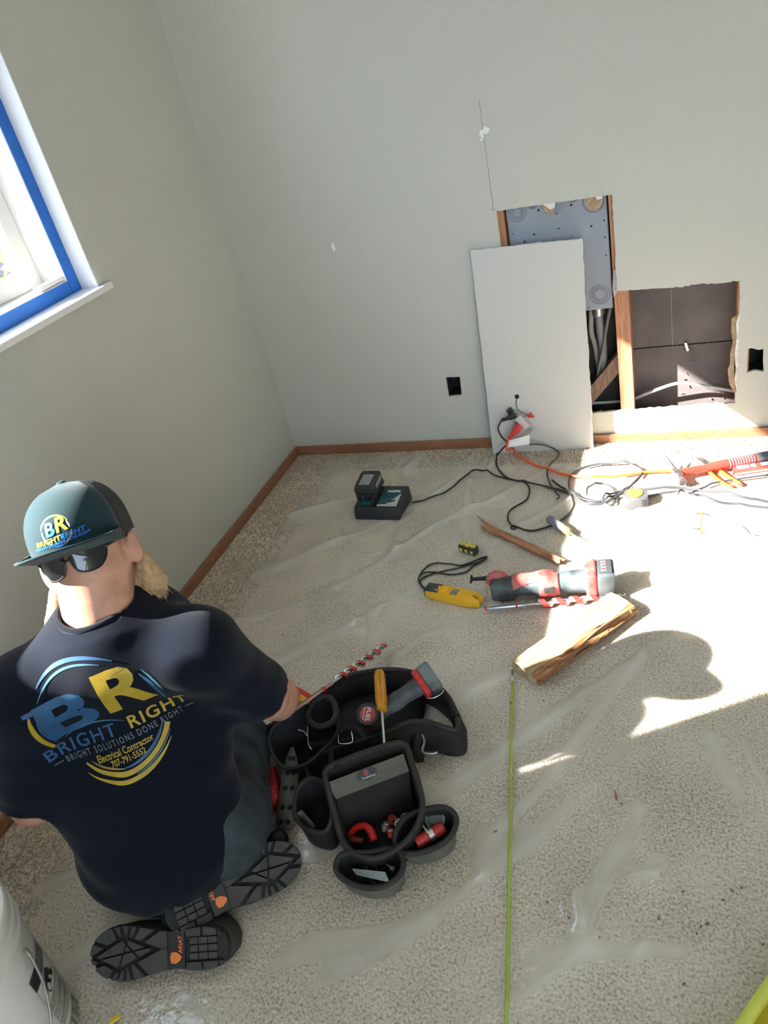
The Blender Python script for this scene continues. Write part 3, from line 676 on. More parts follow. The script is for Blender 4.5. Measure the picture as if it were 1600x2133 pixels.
def boot(toe, heel, n, flip, up_twist=0.0):
    toe, heel = Vector(toe), Vector(heel); M = frame(heel, toe - heel, None, n)
    bt = MB(); O = sole_outline(); bt.M = M; bt.prism(O, -.022, -.005, bev=.002)
    root = bt.build('boot', GROOVE, person, auto=40); root['label'] = 'dark work boot with deep block tread'
    sh = [((p[0]-.15)*.985 + .15, p[1]*.985) for p in O]; g = .0040; f = -1 if flip else 1
    blocks = []
    def ln(p, q, off):                                         # half plane left of p->q, inset
        dx, dy = q[0]-p[0], q[1]-p[1]; l = math.hypot(dx, dy); nx, ny = dy/l, -dx/l; return (nx, ny, nx*p[0] + ny*p[1] - off)
    # forefoot: centre diamond split in four by its diagonals, surrounded by edge blocks
    Rr, Uu, Ll, Dd = (.292, .004*f), (.235, .030), (.150, -.004*f), (.222, -.031)
    dia = [Rr, Uu, Ll, Dd]
    inner = [(Rr, Uu), (Uu, Ll), (Ll, Dd), (Dd, Rr)]
    D = halfs(sh, *[ln(a, b, g) for a, b in inner])
    cut1 = (Uu, (Dd[0]-.01, Dd[1])); c2 = ((.300, .012*f), (.15, -.012*f)); c3 = ((.17, .03), (.235, -.035))
    import itertools
    for sg in itertools.product((0, 1), repeat=3):
        ls = [ln(*(c if s_ == 0 else c[::-1]), g*.45) for c, s_ in zip((cut1, c2, c3), sg)]
        q = halfs(D, *ls)
        if len(q) >= 3 and abs(sum(q[i-1][0]*q[i][1]-q[i][0]*q[i-1][1] for i in range(len(q)))) > 8e-5: blocks.append(q)
    rays = [(.30, .10), (.262, .10), (.225, .10), (.188, .10), (.152, .06), (.128, -.05), (.16, -.10), (.198, -.10), (.236, -.10), (.275, -.10), (.31, -.03), (.315, .03)]
    C = (.218, 0)
    for a, b in inner:                                          # outside each diamond side
        out_ = halfs(sh, ln(b, a, g), (-1, 0, -.128))
        for i in range(len(rays)):
            q = halfs(out_, ln(C, rays[i-1], g), ln(rays[i], C, g))
            # keep only sector pieces nearest this side
            if len(q) >= 3:
                cx = sum(p[0] for p in q)/len(q); cy = sum(p[1] for p in q)/len(q)
                best = max(range(4), key=lambda k: -(ln(*inner[k], 0)[0]*0) + (ln(*inner[k], 0)[0]*cx + ln(*inner[k], 0)[1]*cy - ln(*inner[k], 0)[2]))
                if inner[best] == (a, b) and abs(sum(q[j-1][0]*q[j][1]-q[j][0]*q[j-1][1] for j in range(len(q)))) > 4e-5: blocks.append(q)
    # heel blocks
    hl = halfs(sh, (1, 0, .088))
    ctr = [(.078, 0), (.045, .022), (.018, 0), (.045, -.022)]
    for c in (((.0, .0), (.09, .0)), ):
        pass
    for i in range(3):
        for j in range(3):
            x0_, y0_ = .022 + i*.02, -.021 + j*.014
            blocks.append([(x0_, y0_), (x0_ + .0175, y0_), (x0_ + .0175, y0_ + .0115), (x0_, y0_ + .0115)])
    for (x0_, x1_) in ((-.01, .018), (.021, .052), (.055, .088)):
        for s_ in (1, -1):
            q = halfs(hl, (-1, 0, -x0_ - .001), (1, 0, x1_ - .001), ((0, -1, -.0235) if s_ > 0 else (0, 1, -.0235)))
            if len(q) >= 3: blocks.append(q)
    for q in blocks:
        b = MB(); b.M = M; a_ = sum(q[i-1][0]*q[i][1]-q[i][0]*q[i-1][1] for i in range(len(q)))
        b.prism(q if a_ > 0 else q[::-1], -.0055, .0035); b.build('tread_block', SOLE, root)
    # arch plate with orange shield and lettering
    q = halfs(sh, (-1, 0, -.092), (1, 0, .127)); b = MB(); b.M = M; b.prism(q if sum(q[i-1][0]*q[i][1]-q[i][0]*q[i-1][1] for i in range(len(q))) > 0 else q[::-1], -.0055, .0); b.build('arch_plate', mat('arch_black', (.02, .02, .022), .5), root)
    sg = 1 if not flip else -1
    shield = [(0, .011), (.010, .008), (.0105, -.002), (.005, -.011), (0, -.014), (-.005, -.011), (-.0105, -.002), (-.010, .008)]
    decal('shield_mark', ([(x, y) for x, y in shield], [tuple(range(8))[::-1]]), M @ Matrix.Translation((.112, .014*sg, .0004)) @ Matrix.Rotation(-math.pi/2*sg*0 + (math.pi/2 if flip else -math.pi/2), 4, 'Z'), ORANGE, root)
    decal('boot_lettering', text_geo('ARIAT', .011, bold=.0003, space=1.05), M @ Matrix.Translation((.100, -.010*sg, .0004)) @ Matrix.Rotation(math.pi/2 if flip else -math.pi/2, 4, 'Z'), ORANGE, root)
    Mi = np.array(M.inverted(), dtype=np.float32)
    def up_fn(P):
        q = P @ Mi[:3, :3].T + Mi[:3, 3]
        d = ell(q, (.20, 0, -.045), (.105, .050, .044)); d = smin(d, ell(q, (.06, 0, -.05), (.064, .040, .05)), .03)
        d = smin(d, cone(q, (.05, 0, -.06), (.075, 0, -.115), .048, .05), .03)
        return smax(smax(d, q[..., 2] + .016, .004), .004 - P[..., 2], .004)
    c = (toe + heel)/2
    me = sdf_mesh(up_fn, c - Vector((.26, .26, .26)), c + Vector((.26, .26, .26)), .007, 'boot_upper'); me.materials.append(LEATH); link('boot_upper', me, None, root)
    return root
boot((-1.150, .520, .060), (-.868, .598, .056), (.14, -.66, .74), False)
boot((-.800, .812, .062), (-1.000, .598, .100), (.44, -.47, .77), True)
# key clip and fob hanging at the right hip
CHROME = mat('chrome', (.75, .75, .75), .2, 1.0); BLACKP = mat('black_plastic', (.012, .012, .014), .4)
kp = F(578, 1728, .05)
mb = MB(); mb.tube(spline([F(560, 1690, .12), F(566, 1706, .09), F(575, 1722, .06), kp], 5), .0022, 6); ko = mb.build('key_clip', CHROME, jeans, True)
mb = MB(); mb.M = frame(F(580, 1750, .035), F(586, 1775, .01) - F(574, 1718, .06), None, (.5, -.4, .77)); mb.lathe([(0, -.011), (.019, -.008), (.024, 0), (.019, .008), (0, .011)], 20)
o = mb.build('key_fob', mat('fob', (.010, .012, .016), .6), jeans, True)

# ---- cap worn backward: crown, brim, button, print
CAPM = mat('cap_twill', (.011, .034, .042), .85, bump=.3, bscale=700, bdist=.001, sheen=.14, spec=.2); MESHM = mat('cap_mesh', (.016, .017, .019), .75, bump=.6, bscale=420, bdist=.002)
CB = HEADC + HU*.009 + HF*(-.005); CF = -HF                                            # cap front points to the back of the head
CR = CF.cross(HU).normalized(); MC = Matrix.Identity(4)
for i in range(3): MC[i][0], MC[i][1], MC[i][2], MC[i][3] = CR[i], CF[i], HU[i], CB[i]  # x right of the wearer-front view, y front, z up
def crown_pt(th, t):
    """th 0 = front; t 0 at the band, 1 at the button"""
    fy = math.cos(th); a, b = .096, .112; h = .124
    g = (1 - t**3.1)**(1/2.1); front = max(fy, 0)
    x = a*math.sin(th)*g; y = b*fy*g; z = h*t
    y += .012*front*math.sin(math.pi*min(t*1.15, 1))*(1 - t)                          # high stiff front panel
    z += -.010*(1 - t)*(1 - fy)*.5
    return Vector((x, y, z))*HS
cap = None
nT, nZ = 64, 16
for part, (a0, a1), mm in (('crown', (-1.25, 1.25), CAPM), ('mesh_panel', (1.25, 2*math.pi - 1.25), MESHM)):
    mb = MB(); mb.M = MC; n = 30 if part == 'crown' else 44; vs = []; fs = []
    for j in range(nZ + 1):
        for i in range(n + 1): vs.append(crown_pt(a0 + (a1 - a0)*i/n, min(j/nZ, .9995)))
    for j in range(nZ):
        for i in range(n): k = j*(n+1) + i; fs.append((k+1, k, k+n+1, k+n+2))
    mb.add(vs, fs); o = mb.build('cap' if cap is None else part, mm, person if cap is None else cap, True)
    if cap is None: cap = o; cap['label'] = 'dark teal trucker cap turned backward'
    md = o.modifiers.new('s', 'SOLIDIFY'); md.thickness = .002; md.offset = 1
MB.cap = cap
mb = MB(); mb.M = MC @ Matrix.Translation((0, 0, .123*HS)); mb.lathe([(0.0095, -.001), (.0095, .003), (.007, .006), (0, .0068)], 16); mb.build('button', CAPM, cap, True)
# brim
mb = MB(); mb.M = MC; vs = []; fs = []; nb, nr = 36, 8
for side in (0, 1):
    for j in range(nr + 1):
        for i in range(nb + 1):
            th = -1.30 + 2.60*i/nb; p = crown_pt(th, 0); q = crown_pt(th, 0); u = j/nr
            ext = .078*HS*(max(0, 1 - (abs(th)/1.30)**3.2))**.5
            q = p + Vector((.10*math.sin(th)*ext/.072*.12, ext, 0)); r_ = p.lerp(q, u)
            x = r_.x; r_.z = -.001 - .22*x*x/.09*.35 + .02*u - .0035*side; vs.append(r_)
c = (nr+1)*(nb+1)
for j in range(nr):
    for i in range(nb):
        k = j*(nb+1) + i; fs.append((k, k+1, k+nb+2, k+nb+1)); fs.append((c+k+1, c+k, c+k+nb+1, c+k+nb+2))
for i in range(nb): k = nr*(nb+1) + i; fs.append((k, k+1, c+k+1, c+k))
mb.add(vs, fs); br = mb.build('brim', CAPM, cap, True)
# seams
for th in (-1.25, 1.25):
    MB().tube([MC @ (crown_pt(th, t/20)*1.003 + Vector((0, 0, .001))) for t in range(0, 20)], .0011, 5).build('seam', MESHM, cap, True)
BLUE = mat('print_blue', (.016, .085, .21), .6, var=.25, vscale=40); YEL = mat('print_yellow', (.42, .285, .02), .6, var=.15, vscale=40); PALE = mat('print_grey', (.15, .17, .20), .6)
TEAL = mat('print_light_blue', (.05, .16, .24), .6); BRIB = mat('stitch_blue', (.01, .16, .62), .5); BRIY = mat('stitch_yellow', (.85, .62, .05), .5); STW = mat('stitch_white', (.75, .75, .72), .6)
CBV = bvh_of(cap.data)
LM = MC @ Matrix(((-1, 0, 0, 0), (0, 0, 1, 0), (0, 1, 0, 0), (0, 0, 0, 1))) ; 
# frame seen from the front: x to the viewer's right
fx = Vector((-1, 0, 0)); ang = .10
def cap_frame(th, z):
    n_ = Vector((math.sin(th), math.cos(th), 0)); xr = Vector((-n_.y, n_.x, 0)); M = Matrix.Identity(4); u = Vector((0, 0, 1)); p = crown_pt(th, z/.124)
    for i in range(3): M[i][0], M[i][1], M[i][2], M[i][3] = xr[i], u[i], n_[i], p[i]
    return MC @ M
CLM = cap_frame(-.05, .046) @ Matrix.Rotation(.05, 4, 'Z') @ Matrix.Scale(HS, 4)
def capd(nm, g, m, e=.0016): return decal(nm, g, CLM, m, cap, CBV, .05, e, .006)
capd('logo_ring', arc_geo(.028, 25, 160, .002, wm=.003), BRIY); capd('logo_ring', arc_geo(.026, 165, 235, .002, wm=.003), STW); capd('logo_ring', arc_geo(.028, 290, 345, .002, wm=.003), BRIY)
capd('logo_ring', arc_geo(.028, 235, 288, .0015, wm=.003), BRIB); capd('logo_ring', arc_geo(.026, -5, 30, .001, wm=.0025), STW)
capd('logo_letter', geo_xf(text_geo('B', .034, .15, .0010), 1.0, 1, -.011, .005), BRIB, .0022); capd('logo_letter', geo_xf(text_geo('R', .036, .15, .0010), 1.0, 1, .011, .008), BRIY, .0022)
capd('logo_lettering', geo_xf(text_geo('BRIGHT', .0125, .2, .0004, 1.05), 1.15, 1, -.022, -.014), BRIY, .002); capd('logo_lettering', geo_xf(text_geo('RIGHT', .0125, .2, .0004, 1.05), 1.15, 1, .026, -.014), BRIB, .002)
capd('logo_lettering', geo_xf(text_geo('BRIGHT SOLUTIONS DONE RIGHT', .0068, .1, .0003), .95, 1, .002, -.0225), BRIB, .002)
BARG = ([(-.5, -.5), (.5, -.5), (.5, .5), (-.5, .5)], [(0, 1, 2, 3)])
capd('logo_lettering', geo_xf(BARG, .010, .0012, -.054, -.0215), STW); capd('logo_lettering', geo_xf(BARG, .010, .0012, .056, -.0215), STW)
# ---- sunglasses worn on the back of the head
LENS = mat('dark_lens', (.006, .007, .010), .08, coat=.6); FRM = mat('gloss_black_frame', (.008, .008, .009), .25)
BBV = bvh_of(body.data)
gl = MB(); outline = [(.008, .016), (.036, .021), (.066, .018), (.078, .006), (.073, -.010), (.056, -.024), (.030, -.025), (.012, -.014)]
def gpt(x, y, off):
    """x across (wearer-front view), y up, wrapped round the back of the head"""
    th = x/.098; return MC @ (Vector((.100*math.sin(th)*.92, (.112 + off)*math.cos(th) - .004, y - .020))*HS)
glasses = None
for s in (1, -1):
    O = [(p.x, p.y) for p in spline([(q[0], q[1], 0) for q in outline], 4, True)]; n = len(O); mb = MB(); vs = []; fs = []
    for off in (.004, .0):
        for k in (1.0, .55, .02):
            for (x, y) in O: vs.append(gpt(s*(.043 + (x-.043)*k), (-.002 + (y+.002)*k), off + .002*(1-k)))
    for b_ in (0, 3*n):
        for k in (0, 1):
            for i in range(n):
                f_ = (b_+k*n+i, b_+k*n+(i+1) % n, b_+(k+1)*n+(i+1) % n, b_+(k+1)*n+i); fs.append(f_ if (s > 0) == (b_ == 0) else f_[::-1])
    mb.add(vs, fs)
    if glasses is None:
        rim = MB()
        for s2 in (1, -1):
            rim.tube([gpt(s2*x, y, .003) for (x, y) in O], .0022, 6, closed=True)
        rim.tube([gpt(x, .010 - .004*(1-abs(x)/.01), .004) for x in (-.010, -.005, 0, .005, .010)], .0025, 6)
        for s2 in (1, -1): rim.tube(spline([gpt(s2*.076, .008, .002), gpt(s2*.100, .010, .002), gpt(s2*.125, .008, 0), hp(-s2*.092, .0, -.002)], 5), [.004]*6 + [.0028]*10, 6)
        glasses = rim.build('sunglasses', FRM, person, True); glasses['label'] = 'black wraparound sunglasses on the back of the head'
    mb.build('lens', LENS, glasses, True)
# ---- beard
HAIR = mat('blond_beard', (.50, .33, .18), .7, color2=(.36, .22, .11), vscale=90)
def beard_fn(P):
    d = ellh(P, hp(0, .062, -.095), (.092, .060, .062))
    d = smin(d, cone(P, hp(.090, .018, -.060), hp(.094, .024, -.115), .016*HS, .028*HS), .02)
    d = smin(d, cone(P, hp(-.094, .006, -.065), hp(-.118, -.006, -.135), .014*HS, .024*HS), .02)
    w = np.sin(P[..., 0]*420 + 3*np.sin(P[..., 2]*160))*np.sin(P[..., 1]*390 + P[..., 2]*120)
    return d + w*.0022
me = sdf_mesh(beard_fn, HEADC - Vector((.16, .16, .24)), HEADC + Vector((.16, .16, .06)), .0045, 'beard'); beard = link('beard', me, HAIR, person)
mb = MB(); vv = [(v.co.copy(), v.normal.copy()) for v in me.vertices]; r_ = random.Random(3)
for i in range(5000):
    p, n_ = vv[r_.randrange(len(vv))]; d_ = (n_*.8 + HU*-.9 + Vector((r_.uniform(-.5, .5), r_.uniform(-.5, .5), r_.uniform(-.5, .3)))).normalized(); l = r_.uniform(.014, .034)
    sd = d_.orthogonal().normalized()*.0009; q = p + d_*l*.5 + Vector((r_.uniform(-1, 1), r_.uniform(-1, 1), 0))*.002; e = p + d_*l - HU*l*.25
    mb.add([p - sd, p + sd, q + sd*.8, q - sd*.8, e], [(0, 1, 2, 3), (3, 2, 4)])
o = mb.build('beard_hair', HAIR, beard, True); o['kind'] = 'stuff'

# ---- print on the back of the shirt
def on_shirt(px, py):
    h = SHB.ray_cast(Vector((0, 0, CAMH)), Vector(ray(px, py).tolist()).normalized(), 5); return h[0]
CEN = on_shirt(216, 1488); ua, ub = on_shirt(85, 1550), on_shirt(345, 1441); va, vb = on_shirt(262, 1612), on_shirt(168, 1378)
U = (ub - ua).normalized(); V = (vb - va); Vl = V.length; V = (V - U*V.dot(U)).normalized(); W = U.cross(V).normalized()
SM = Matrix.Identity(4)
for i in range(3): SM[i][0], SM[i][1], SM[i][2], SM[i][3] = U[i], V[i], W[i], CEN[i]
kx, ky = (ub - ua).length/296, Vl/262                                 # metres per unit of the drawn design
def sd(nm, g, m, e=.0008): return decal(nm, geo_xf(g, kx, ky), SM, m, shirt, SHB, .2, e, .010)
def fit(g, w, h, cx, cy):
    xs = [p[0] for p in g[0]]; ys = [p[1] for p in g[0]]; sx, sy = w/(max(xs)-min(xs)), h/(max(ys)-min(ys))
    return geo_xf(g, sx, sy, cx - sx*(max(xs)+min(xs))/2, cy - sy*(max(ys)+min(ys))/2)
bar = ([(-.5, -.5), (.5, -.5), (.5, .5), (-.5, .5)], [(0, 1, 2, 3)])
sd('print_ring', arc_geo(139, 50, 126, 2, wm=8), BLUE); sd('print_ring', arc_geo(127, 60, 136, 1, wm=5), TEAL)
sd('print_ring', arc_geo(138, -8, 27, 3, wm=9, w1=2), BLUE); sd('print_ring', arc_geo(148, 2, 27, 1, wm=4), TEAL)
sd('print_ring', arc_geo(140, 150, 192, 3, wm=11, w1=8), YEL); sd('print_ring', arc_geo(127, 153, 190, 1, wm=5), BLUE)
sd('print_ring', arc_geo(131, 222, 324, 4, wm=10, w1=12), YEL); sd('print_ring', arc_geo(146, 226, 312, 1, wm=9), YEL); sd('print_ring', arc_geo(120, 262, 326, 2, wm=7), BLUE)
sd('print_ring', arc_geo(121, 226, 262, 1, wm=4), mat('print_brown', (.30, .19, .06), .6)); sd('print_ring', arc_geo(139, 270, 318, 1, wm=3), TEAL)
sd('print_letter', fit(text_geo('B', 1, .12, .03), 126, 98, -66, 34), BLUE); sd('print_letter', fit(text_geo('R', 1, .12, .03), 116, 100, 72, 46), YEL)
sd('print_letter', fit(bar, 48, 10, -108, 76), BLUE)
sd('print_ring', fit(arc_geo(1, 55, 115, .004, wm=.03), 140, 26, -40, -20), TEAL)
sd('print_lettering', fit(text_geo('BRIGHT', 1, .15, .012, 1.15), 172, 30, -82, -41), BLUE); sd('print_lettering', fit(text_geo('RIGHT', 1, .15, .02, 1.15), 142, 30, 103, -40), YEL)
sd('print_lettering', fit(text_geo('BRIGHT SOLUTIONS DONE RIGHT', 1, 0, .004, 1.4), 282, 14, 5, -68), PALE)
sd('print_lettering', fit(bar, 22, 2, -154, -68), PALE); sd('print_lettering', fit(bar, 22, 2, 164, -68), PALE)
sd('print_lettering', fit(text_geo('Electrical Contractor', 1, 0, .015), 134, 15, -2, -88), YEL); sd('print_lettering', fit(text_geo('707-791-5552', 1, 0, .015), 82, 13, -3, -105), YEL)

# ================================================================== THINGS AT THE FAR WALL
# ---- electrical panel back, fitting and flexible conduit
STEEL = mat('grey_painted_steel', (.33, .36, .42), .45, .2, var=.08, vscale=6); HOLE = mat('hole_black', (.01, .01, .012), .8); RIDGE = mat('steel_ridge', (.25, .27, .33), .5, .2)
PY = Y0 + .030
pbz = B(1254, 644, PY).z; px0, px1 = -.587, -.250
pan = thing('electrical_panel', 'grey steel electrical panel back set between the wall studs', 'electrical panel', ((px0 + px1)/2, PY + .03, pbz))
MB().box((px0, PY, pbz), (px1, PY + .065, 1.32), .003).build('enclosure', STEEL, pan)
def flat_ring(cx, cy, rad, name, m, tube=.0016, Y=None):
    c = B(cx, cy, PY); MB().tube([(c.x + rad*math.cos(a), PY - .0004, c.z + rad*math.sin(a)) for a in [2*math.pi*i/32 for i in range(32)]], tube, 6, closed=True).build(name, m, pan, True)
for (cx, cy, rr) in ((1077, 443, (.030, .022, .016)), (1236, 420, (.034, .024)), (1250, 614, (.034, .026, .019)), (1110, 425, (.015, .010)), (1193, 411, (.015, .010))):
    for r_ in rr: flat_ring(cx, cy, r_, 'knockout_ring', RIDGE)
def disc(cx, cy, rad, name='screw_hole', m=HOLE):
    c = B(cx, cy, PY); MB().lathe([(0, 0), (rad, 0), (rad, .0012), (0, .0012)], 12, Matrix(((1, 0, 0, c.x), (0, 0, 1, PY - .0012), (0, 1, 0, c.z), (0, 0, 0, 1)))).build(name, m, pan, True)
for (cx, cy, r_) in ((1122, 438, .0036), (1190, 427, .0040), (1232, 471, .0036), (1164, 476, .0026), (1113, 488, .0034), (1093, 503, .0034), (1258, 459, .0026), (1260, 494, .0026), (1263, 532, .0024), (1160, 445, .0024), (1068, 487, .0018), (1192, 491, .0018), (1227, 641, .0022)): disc(cx, cy, r_)
ZINC = mat('zinc', (.62, .60, .58), .35, .9); BRASS = mat('brass', (.60, .43, .16), .35, .9); CONDUIT = mat('grey_conduit', (.21, .22, .24), .5)
c = B(1247, 655, PY + .03); top = pbz
def zl(prof, x, y, z): return Matrix.Translation((x, y, z))
mb = MB(); mb.lathe([(.012, 0), (.021, 0), (.021, -.006), (.012, -.006)], 20, Matrix.Translation((c.x, PY + .03, top))); mb.build('lock_nut', BRASS, pan, True)
mb = MB(); mb.lathe([(.012, -.004), (.020, -.006), (.0215, -.012), (.0215, -.028), (.017, -.034), (.012, -.034)], 20, Matrix.Translation((c.x, PY + .03, top))); o = mb.build('conduit_fitting', ZINC, pan, auto=35)
# conduit, ribbed
pth = spline([(c.x, PY + .03, top - .03), (c.x + .002, PY + .031, top - .09), (c.x + .006, PY + .035, top - .16), (c.x - .004, PY + .04, top - .26), (c.x - .05, PY + .045, top - .36)], 22)
tag(recenter(MB().tube(pth, [.0145 + .0013*(i % 2) for i in range(len(pth))], 12).build('flexible_conduit', CONDUIT, None, True)), 'ribbed grey flexible conduit dropping from the steel panel', 'conduit')
def wire(name, pts, r, m, label, cat='wire', n=8, sm=10, closed=False, group=None):
    o = MB().tube(spline(pts, sm, closed), r, n, closed=closed).build(name, m, None, True); recenter(o); return tag(o, label, cat, group)
OLDC = mat('old_cable', (.17, .16, .15), .6); GREYC = mat('grey_cable', (.50, .49, .48), .5)
wire('cable', [B(1272, 640, Y0 + .05), B(1262, 690, Y0 + .045), B(1258, 720, Y0 + .04), B(1247, 770, Y0 + .05), B(1244, 800, Y0 + .06)], .0055, OLDC, 'dark old cable hanging beside the grey flexible conduit in the wall')
wire('cable', [B(1232, 640, Y0 + .075), B(1232, 690, Y0 + .08), B(1240, 720, Y0 + .085), B(1250, 780, Y0 + .085)], .010, mat('dusty_cable', (.33, .31, .29), .7), 'thick dusty cable behind the grey flexible conduit in the wall')
wire('cable', [B(1196, 842, Y0 + .055), B(1290, 836, Y0 + .095), B(1322, 830, Y0 + .075), B(1352, 818, Y0 + .06), B(1400, 801, Y0 + .045), B(1430, 798, Y0 + .043), B(1480, 806, Y0 + .047), B(1527, 814, Y0 + .055), B(1580, 818, Y0 + .07)], .006, GREYC, 'pale grey cable looping across the lower right wall opening')
# bent metal clip on the board and rubbish in the cavity
mb = MB(); q = B(1431, 720, YE); mb.box((q.x - .005, YE - .012, q.z - .017), (q.x + .004, YE - .0003, q.z + .017), .001, Matrix.Translation(q) @ Matrix.Rotation(-.25, 4, 'Y') @ Matrix.Translation(-q)); tag(recenter(mb.build('metal_clip', ZINC)), 'small bent metal clip fixed to the dark board in the wall', 'clip')
CHIP = mat('wood_chip', (.50, .30, .17), .8, var=.4, vscale=60); r_ = random.Random(11); mb = MB()
def chip(mb, p, l, w, rr):
    M = Matrix.Translation(p) @ Matrix.Rotation(rr.uniform(0, 6.28), 4, 'Z') @ Matrix.Rotation(rr.uniform(-1.2, 1.2), 4, 'Y') @ Matrix.Rotation(rr.uniform(-1, 1), 4, 'X')
    mb.box((-l/2, -w/2, -w/4), (l/2, w/2, w/4), 0, M)
for i in range(150):
    x = r_.uniform(-.58, .15); y = r_.uniform(YS + .01, YE - .012)
    if -.25 < x < -.19: continue
    chip(mb, Vector((x, y, .04 + r_.uniform(0, .055))), r_.uniform(.006, .035), r_.uniform(.002, .007), r_)
for i in range(60): chip(mb, B(r_.uniform(1315, 1515), r_.uniform(690, 850), YE - .004), r_.uniform(.003, .012), r_.uniform(.0015, .004), r_)
o = mb.build('wood_chips', CHIP, wall_back); o['kind'] = 'stuff'
mb = MB()
for i in range(9000):
    a = r_.uniform(-.59, .15); k = r_.random()
    if -.25 < a < -.19: continue
    p = Vector((a, r_.uniform(YS + .004, YE - .004), .038 + .05*k*k)); s_ = .004; mb.add([p + Vector((r_.uniform(-s_, s_), r_.uniform(-s_, s_), r_.uniform(0, s_))) for _ in range(3)], [(0, 1, 2)])
    if len(mb.v) > 9000: break
o = mb.build('dust', mat('dark_dust', (.06, .05, .045), .9), wall_back); o['kind'] = 'stuff'

# ---- cut-out piece of drywall leaning on the wall
bl, brr = Vector((-.742, 2.655, .001)), Vector((-.348, 2.672, .001)); tl, tr = B(980, 522, Y0 - .0155), B(1213, 497, Y0 - .0155)
PAPER = mat('panel_paint', (.60, .595, .565), .6, bump=.5, bscale=95, bdist=.0022)
nrm = (brr - bl).cross(tl - bl).normalized(); nrm = nrm if nrm.y < 0 else -nrm
jl = []
def seg(a, b, n, amp):
    d = (b - a).normalized(); q = d.cross(nrm)
    return [a + (b - a)*(i/n) + q*(r_.uniform(-amp, amp) if i else 0) for i in range(n)]
ol = seg(bl, brr, 16, .0015) + seg(brr, tr, 34, .0022) + seg(tr, tl, 20, .0015) + seg(tl, bl, 30, .0012); n = len(ol)
mb = MB(); fr = [p - nrm*.0 for p in ol]; bk = [p - nrm*.0127 for p in ol]
mb.add(fr + bk, [tuple(range(n)), tuple(range(2*n - 1, n - 1, -1))] + [(i, n + i, n + (i+1) % n, (i+1) % n) for i in range(n)])
me = mb.mesh(); bm = bmesh.new(); bm.from_mesh(me); bmesh.ops.recalc_face_normals(bm, faces=bm.faces[:]); bm.to_mesh(me); bm.free(); me.update()
me.materials.append(PAPER); me.materials.append(GYP)
for p in me.polygons: p.material_index = 0 if p.normal.dot(nrm) > .9 else 1
pnl = thing('drywall_panel', 'cut out rectangle of painted drywall leaning upright against the wall', 'drywall', (bl + brr)/2)
link('sheet', me, None, pnl, False)
PB = bvh_of(me)
def on_panel(px, py, off=0.0):
    o_ = Vector((0, 0, CAMH)); d = Vector(ray(px, py).tolist()).normalized(); t = (bl - o_).dot(nrm)/d.dot(nrm); return o_ + d*t + nrm*off
def panel_patch(pts, m, name, off=.0006):
    MB().add([on_panel(*p, off) for p in pts], [tuple(range(len(pts)))]).build(name, m, pnl)
panel_patch([(1102, 508), (1127, 503), (1130, 518), (1118, 523), (1104, 521)], FILL, 'torn_paper')
panel_patch([(1199, 498), (1200, 498), (1224, 900), (1223, 900)], mat('faint_pencil', (.45, .45, .41), .7), 'pencil_line')
for (x, y, r0) in ((1208, 813, 2.5), (1216, 811, 1.5)): panel_patch([(x + r0*1.4*math.cos(a), y + r0*math.sin(a)) for a in [i*.785 for i in range(8)]], HOLE, 'nail_hole', .0008)
panel_patch([(1077 + 5*math.cos(a), 826 + 5*math.sin(a)) for a in [i*.785 for i in range(8)]], HOLE, 'wire_hole', .0008)
# ---- receptacle dangling on its wires from the hole in the panel
def PN(px, py, off): return on_panel(px, py, off)
rc = PN(1090, 874, .024); Mr = frame(rc, PN(1100, 868, .024) - PN(1078, 884, .024), None, nrm)
rec = thing('receptacle', 'loose wall receptacle hanging by its wires in front of the drywall panel', 'electrical outlet', rc); place(rec, Mr)
mb = MB(); mb.box((-.017, -.033, -.014), (.017, .033, .004), .003); mb.build('body', mat('receptacle_clear', (.42, .36, .36), .4), rec, auto=40, keep=False)
mb = MB(); mb.box((-.014, -.029, .004), (.014, .029, .008), .002); mb.build('face', mat('receptacle_face', (.62, .58, .56), .4), rec, auto=40, keep=False)
mb = MB(); mb.box((-.010, -.053, -.003), (.010, .053, -.001)); mb.build('mounting_strap', ZINC, rec, keep=False)
mb = MB(); mb.box((-.024, -.012, -.010), (-.017, .012, .002), .001); mb.build('terminal_block', HOLE, rec, keep=False)
BLK = mat('black_rubber', (.014, .014, .016), .45); REDP = mat('red_plastic', (.62, .035, .03), .4); ORG = mat('orange_jacket', (.85, .14, .03), .4); WHT = mat('white_insulation', (.78, .77, .74), .4)
wire('wire', [PN(1077, 826, -.004), PN(1076, 836, .012), PN(1080, 848, .02), PN(1092, 856, .022), PN(1104, 860, .022)], .0013, BLK, 'thin black wire running from the panel hole to the red wire nut')
wire('wire', [PN(1079, 828, -.004), PN(1080, 842, .010), PN(1083, 855, .016), PN(1086, 866, .012)], .0016, WHT, 'thin white wire running from the panel hole to the loose receptacle')
wire('wire', [PN(1104, 861, .022), PN(1095, 862, .020), PN(1088, 866, .014)], .0013, BLK, 'short black wire from the red wire nut back to the loose receptacle')
wn = thing('wire_nut', 'red wing wire nut joining the wires on the drywall panel', 'wire nut', PN(1104, 859, .022)); place(wn, frame(PN(1103, 859, .022), nrm.cross(PN(1118, 866, .022) - PN(1103, 859, .022)), None, PN(1118, 866, .022) - PN(1103, 859, .022)))
mb = MB(); mb.lathe([(.0055, 0), (.007, .003), (.006, .012), (.0042, .021), (0, .024)], 10); mb.build('shell', REDP, wn, auto=30, keep=False)
mb = MB(); mb.box((-.0125, -.0015, 0), (.0125, .0015, .009), .001); mb.build('wing', REDP, wn, keep=False)
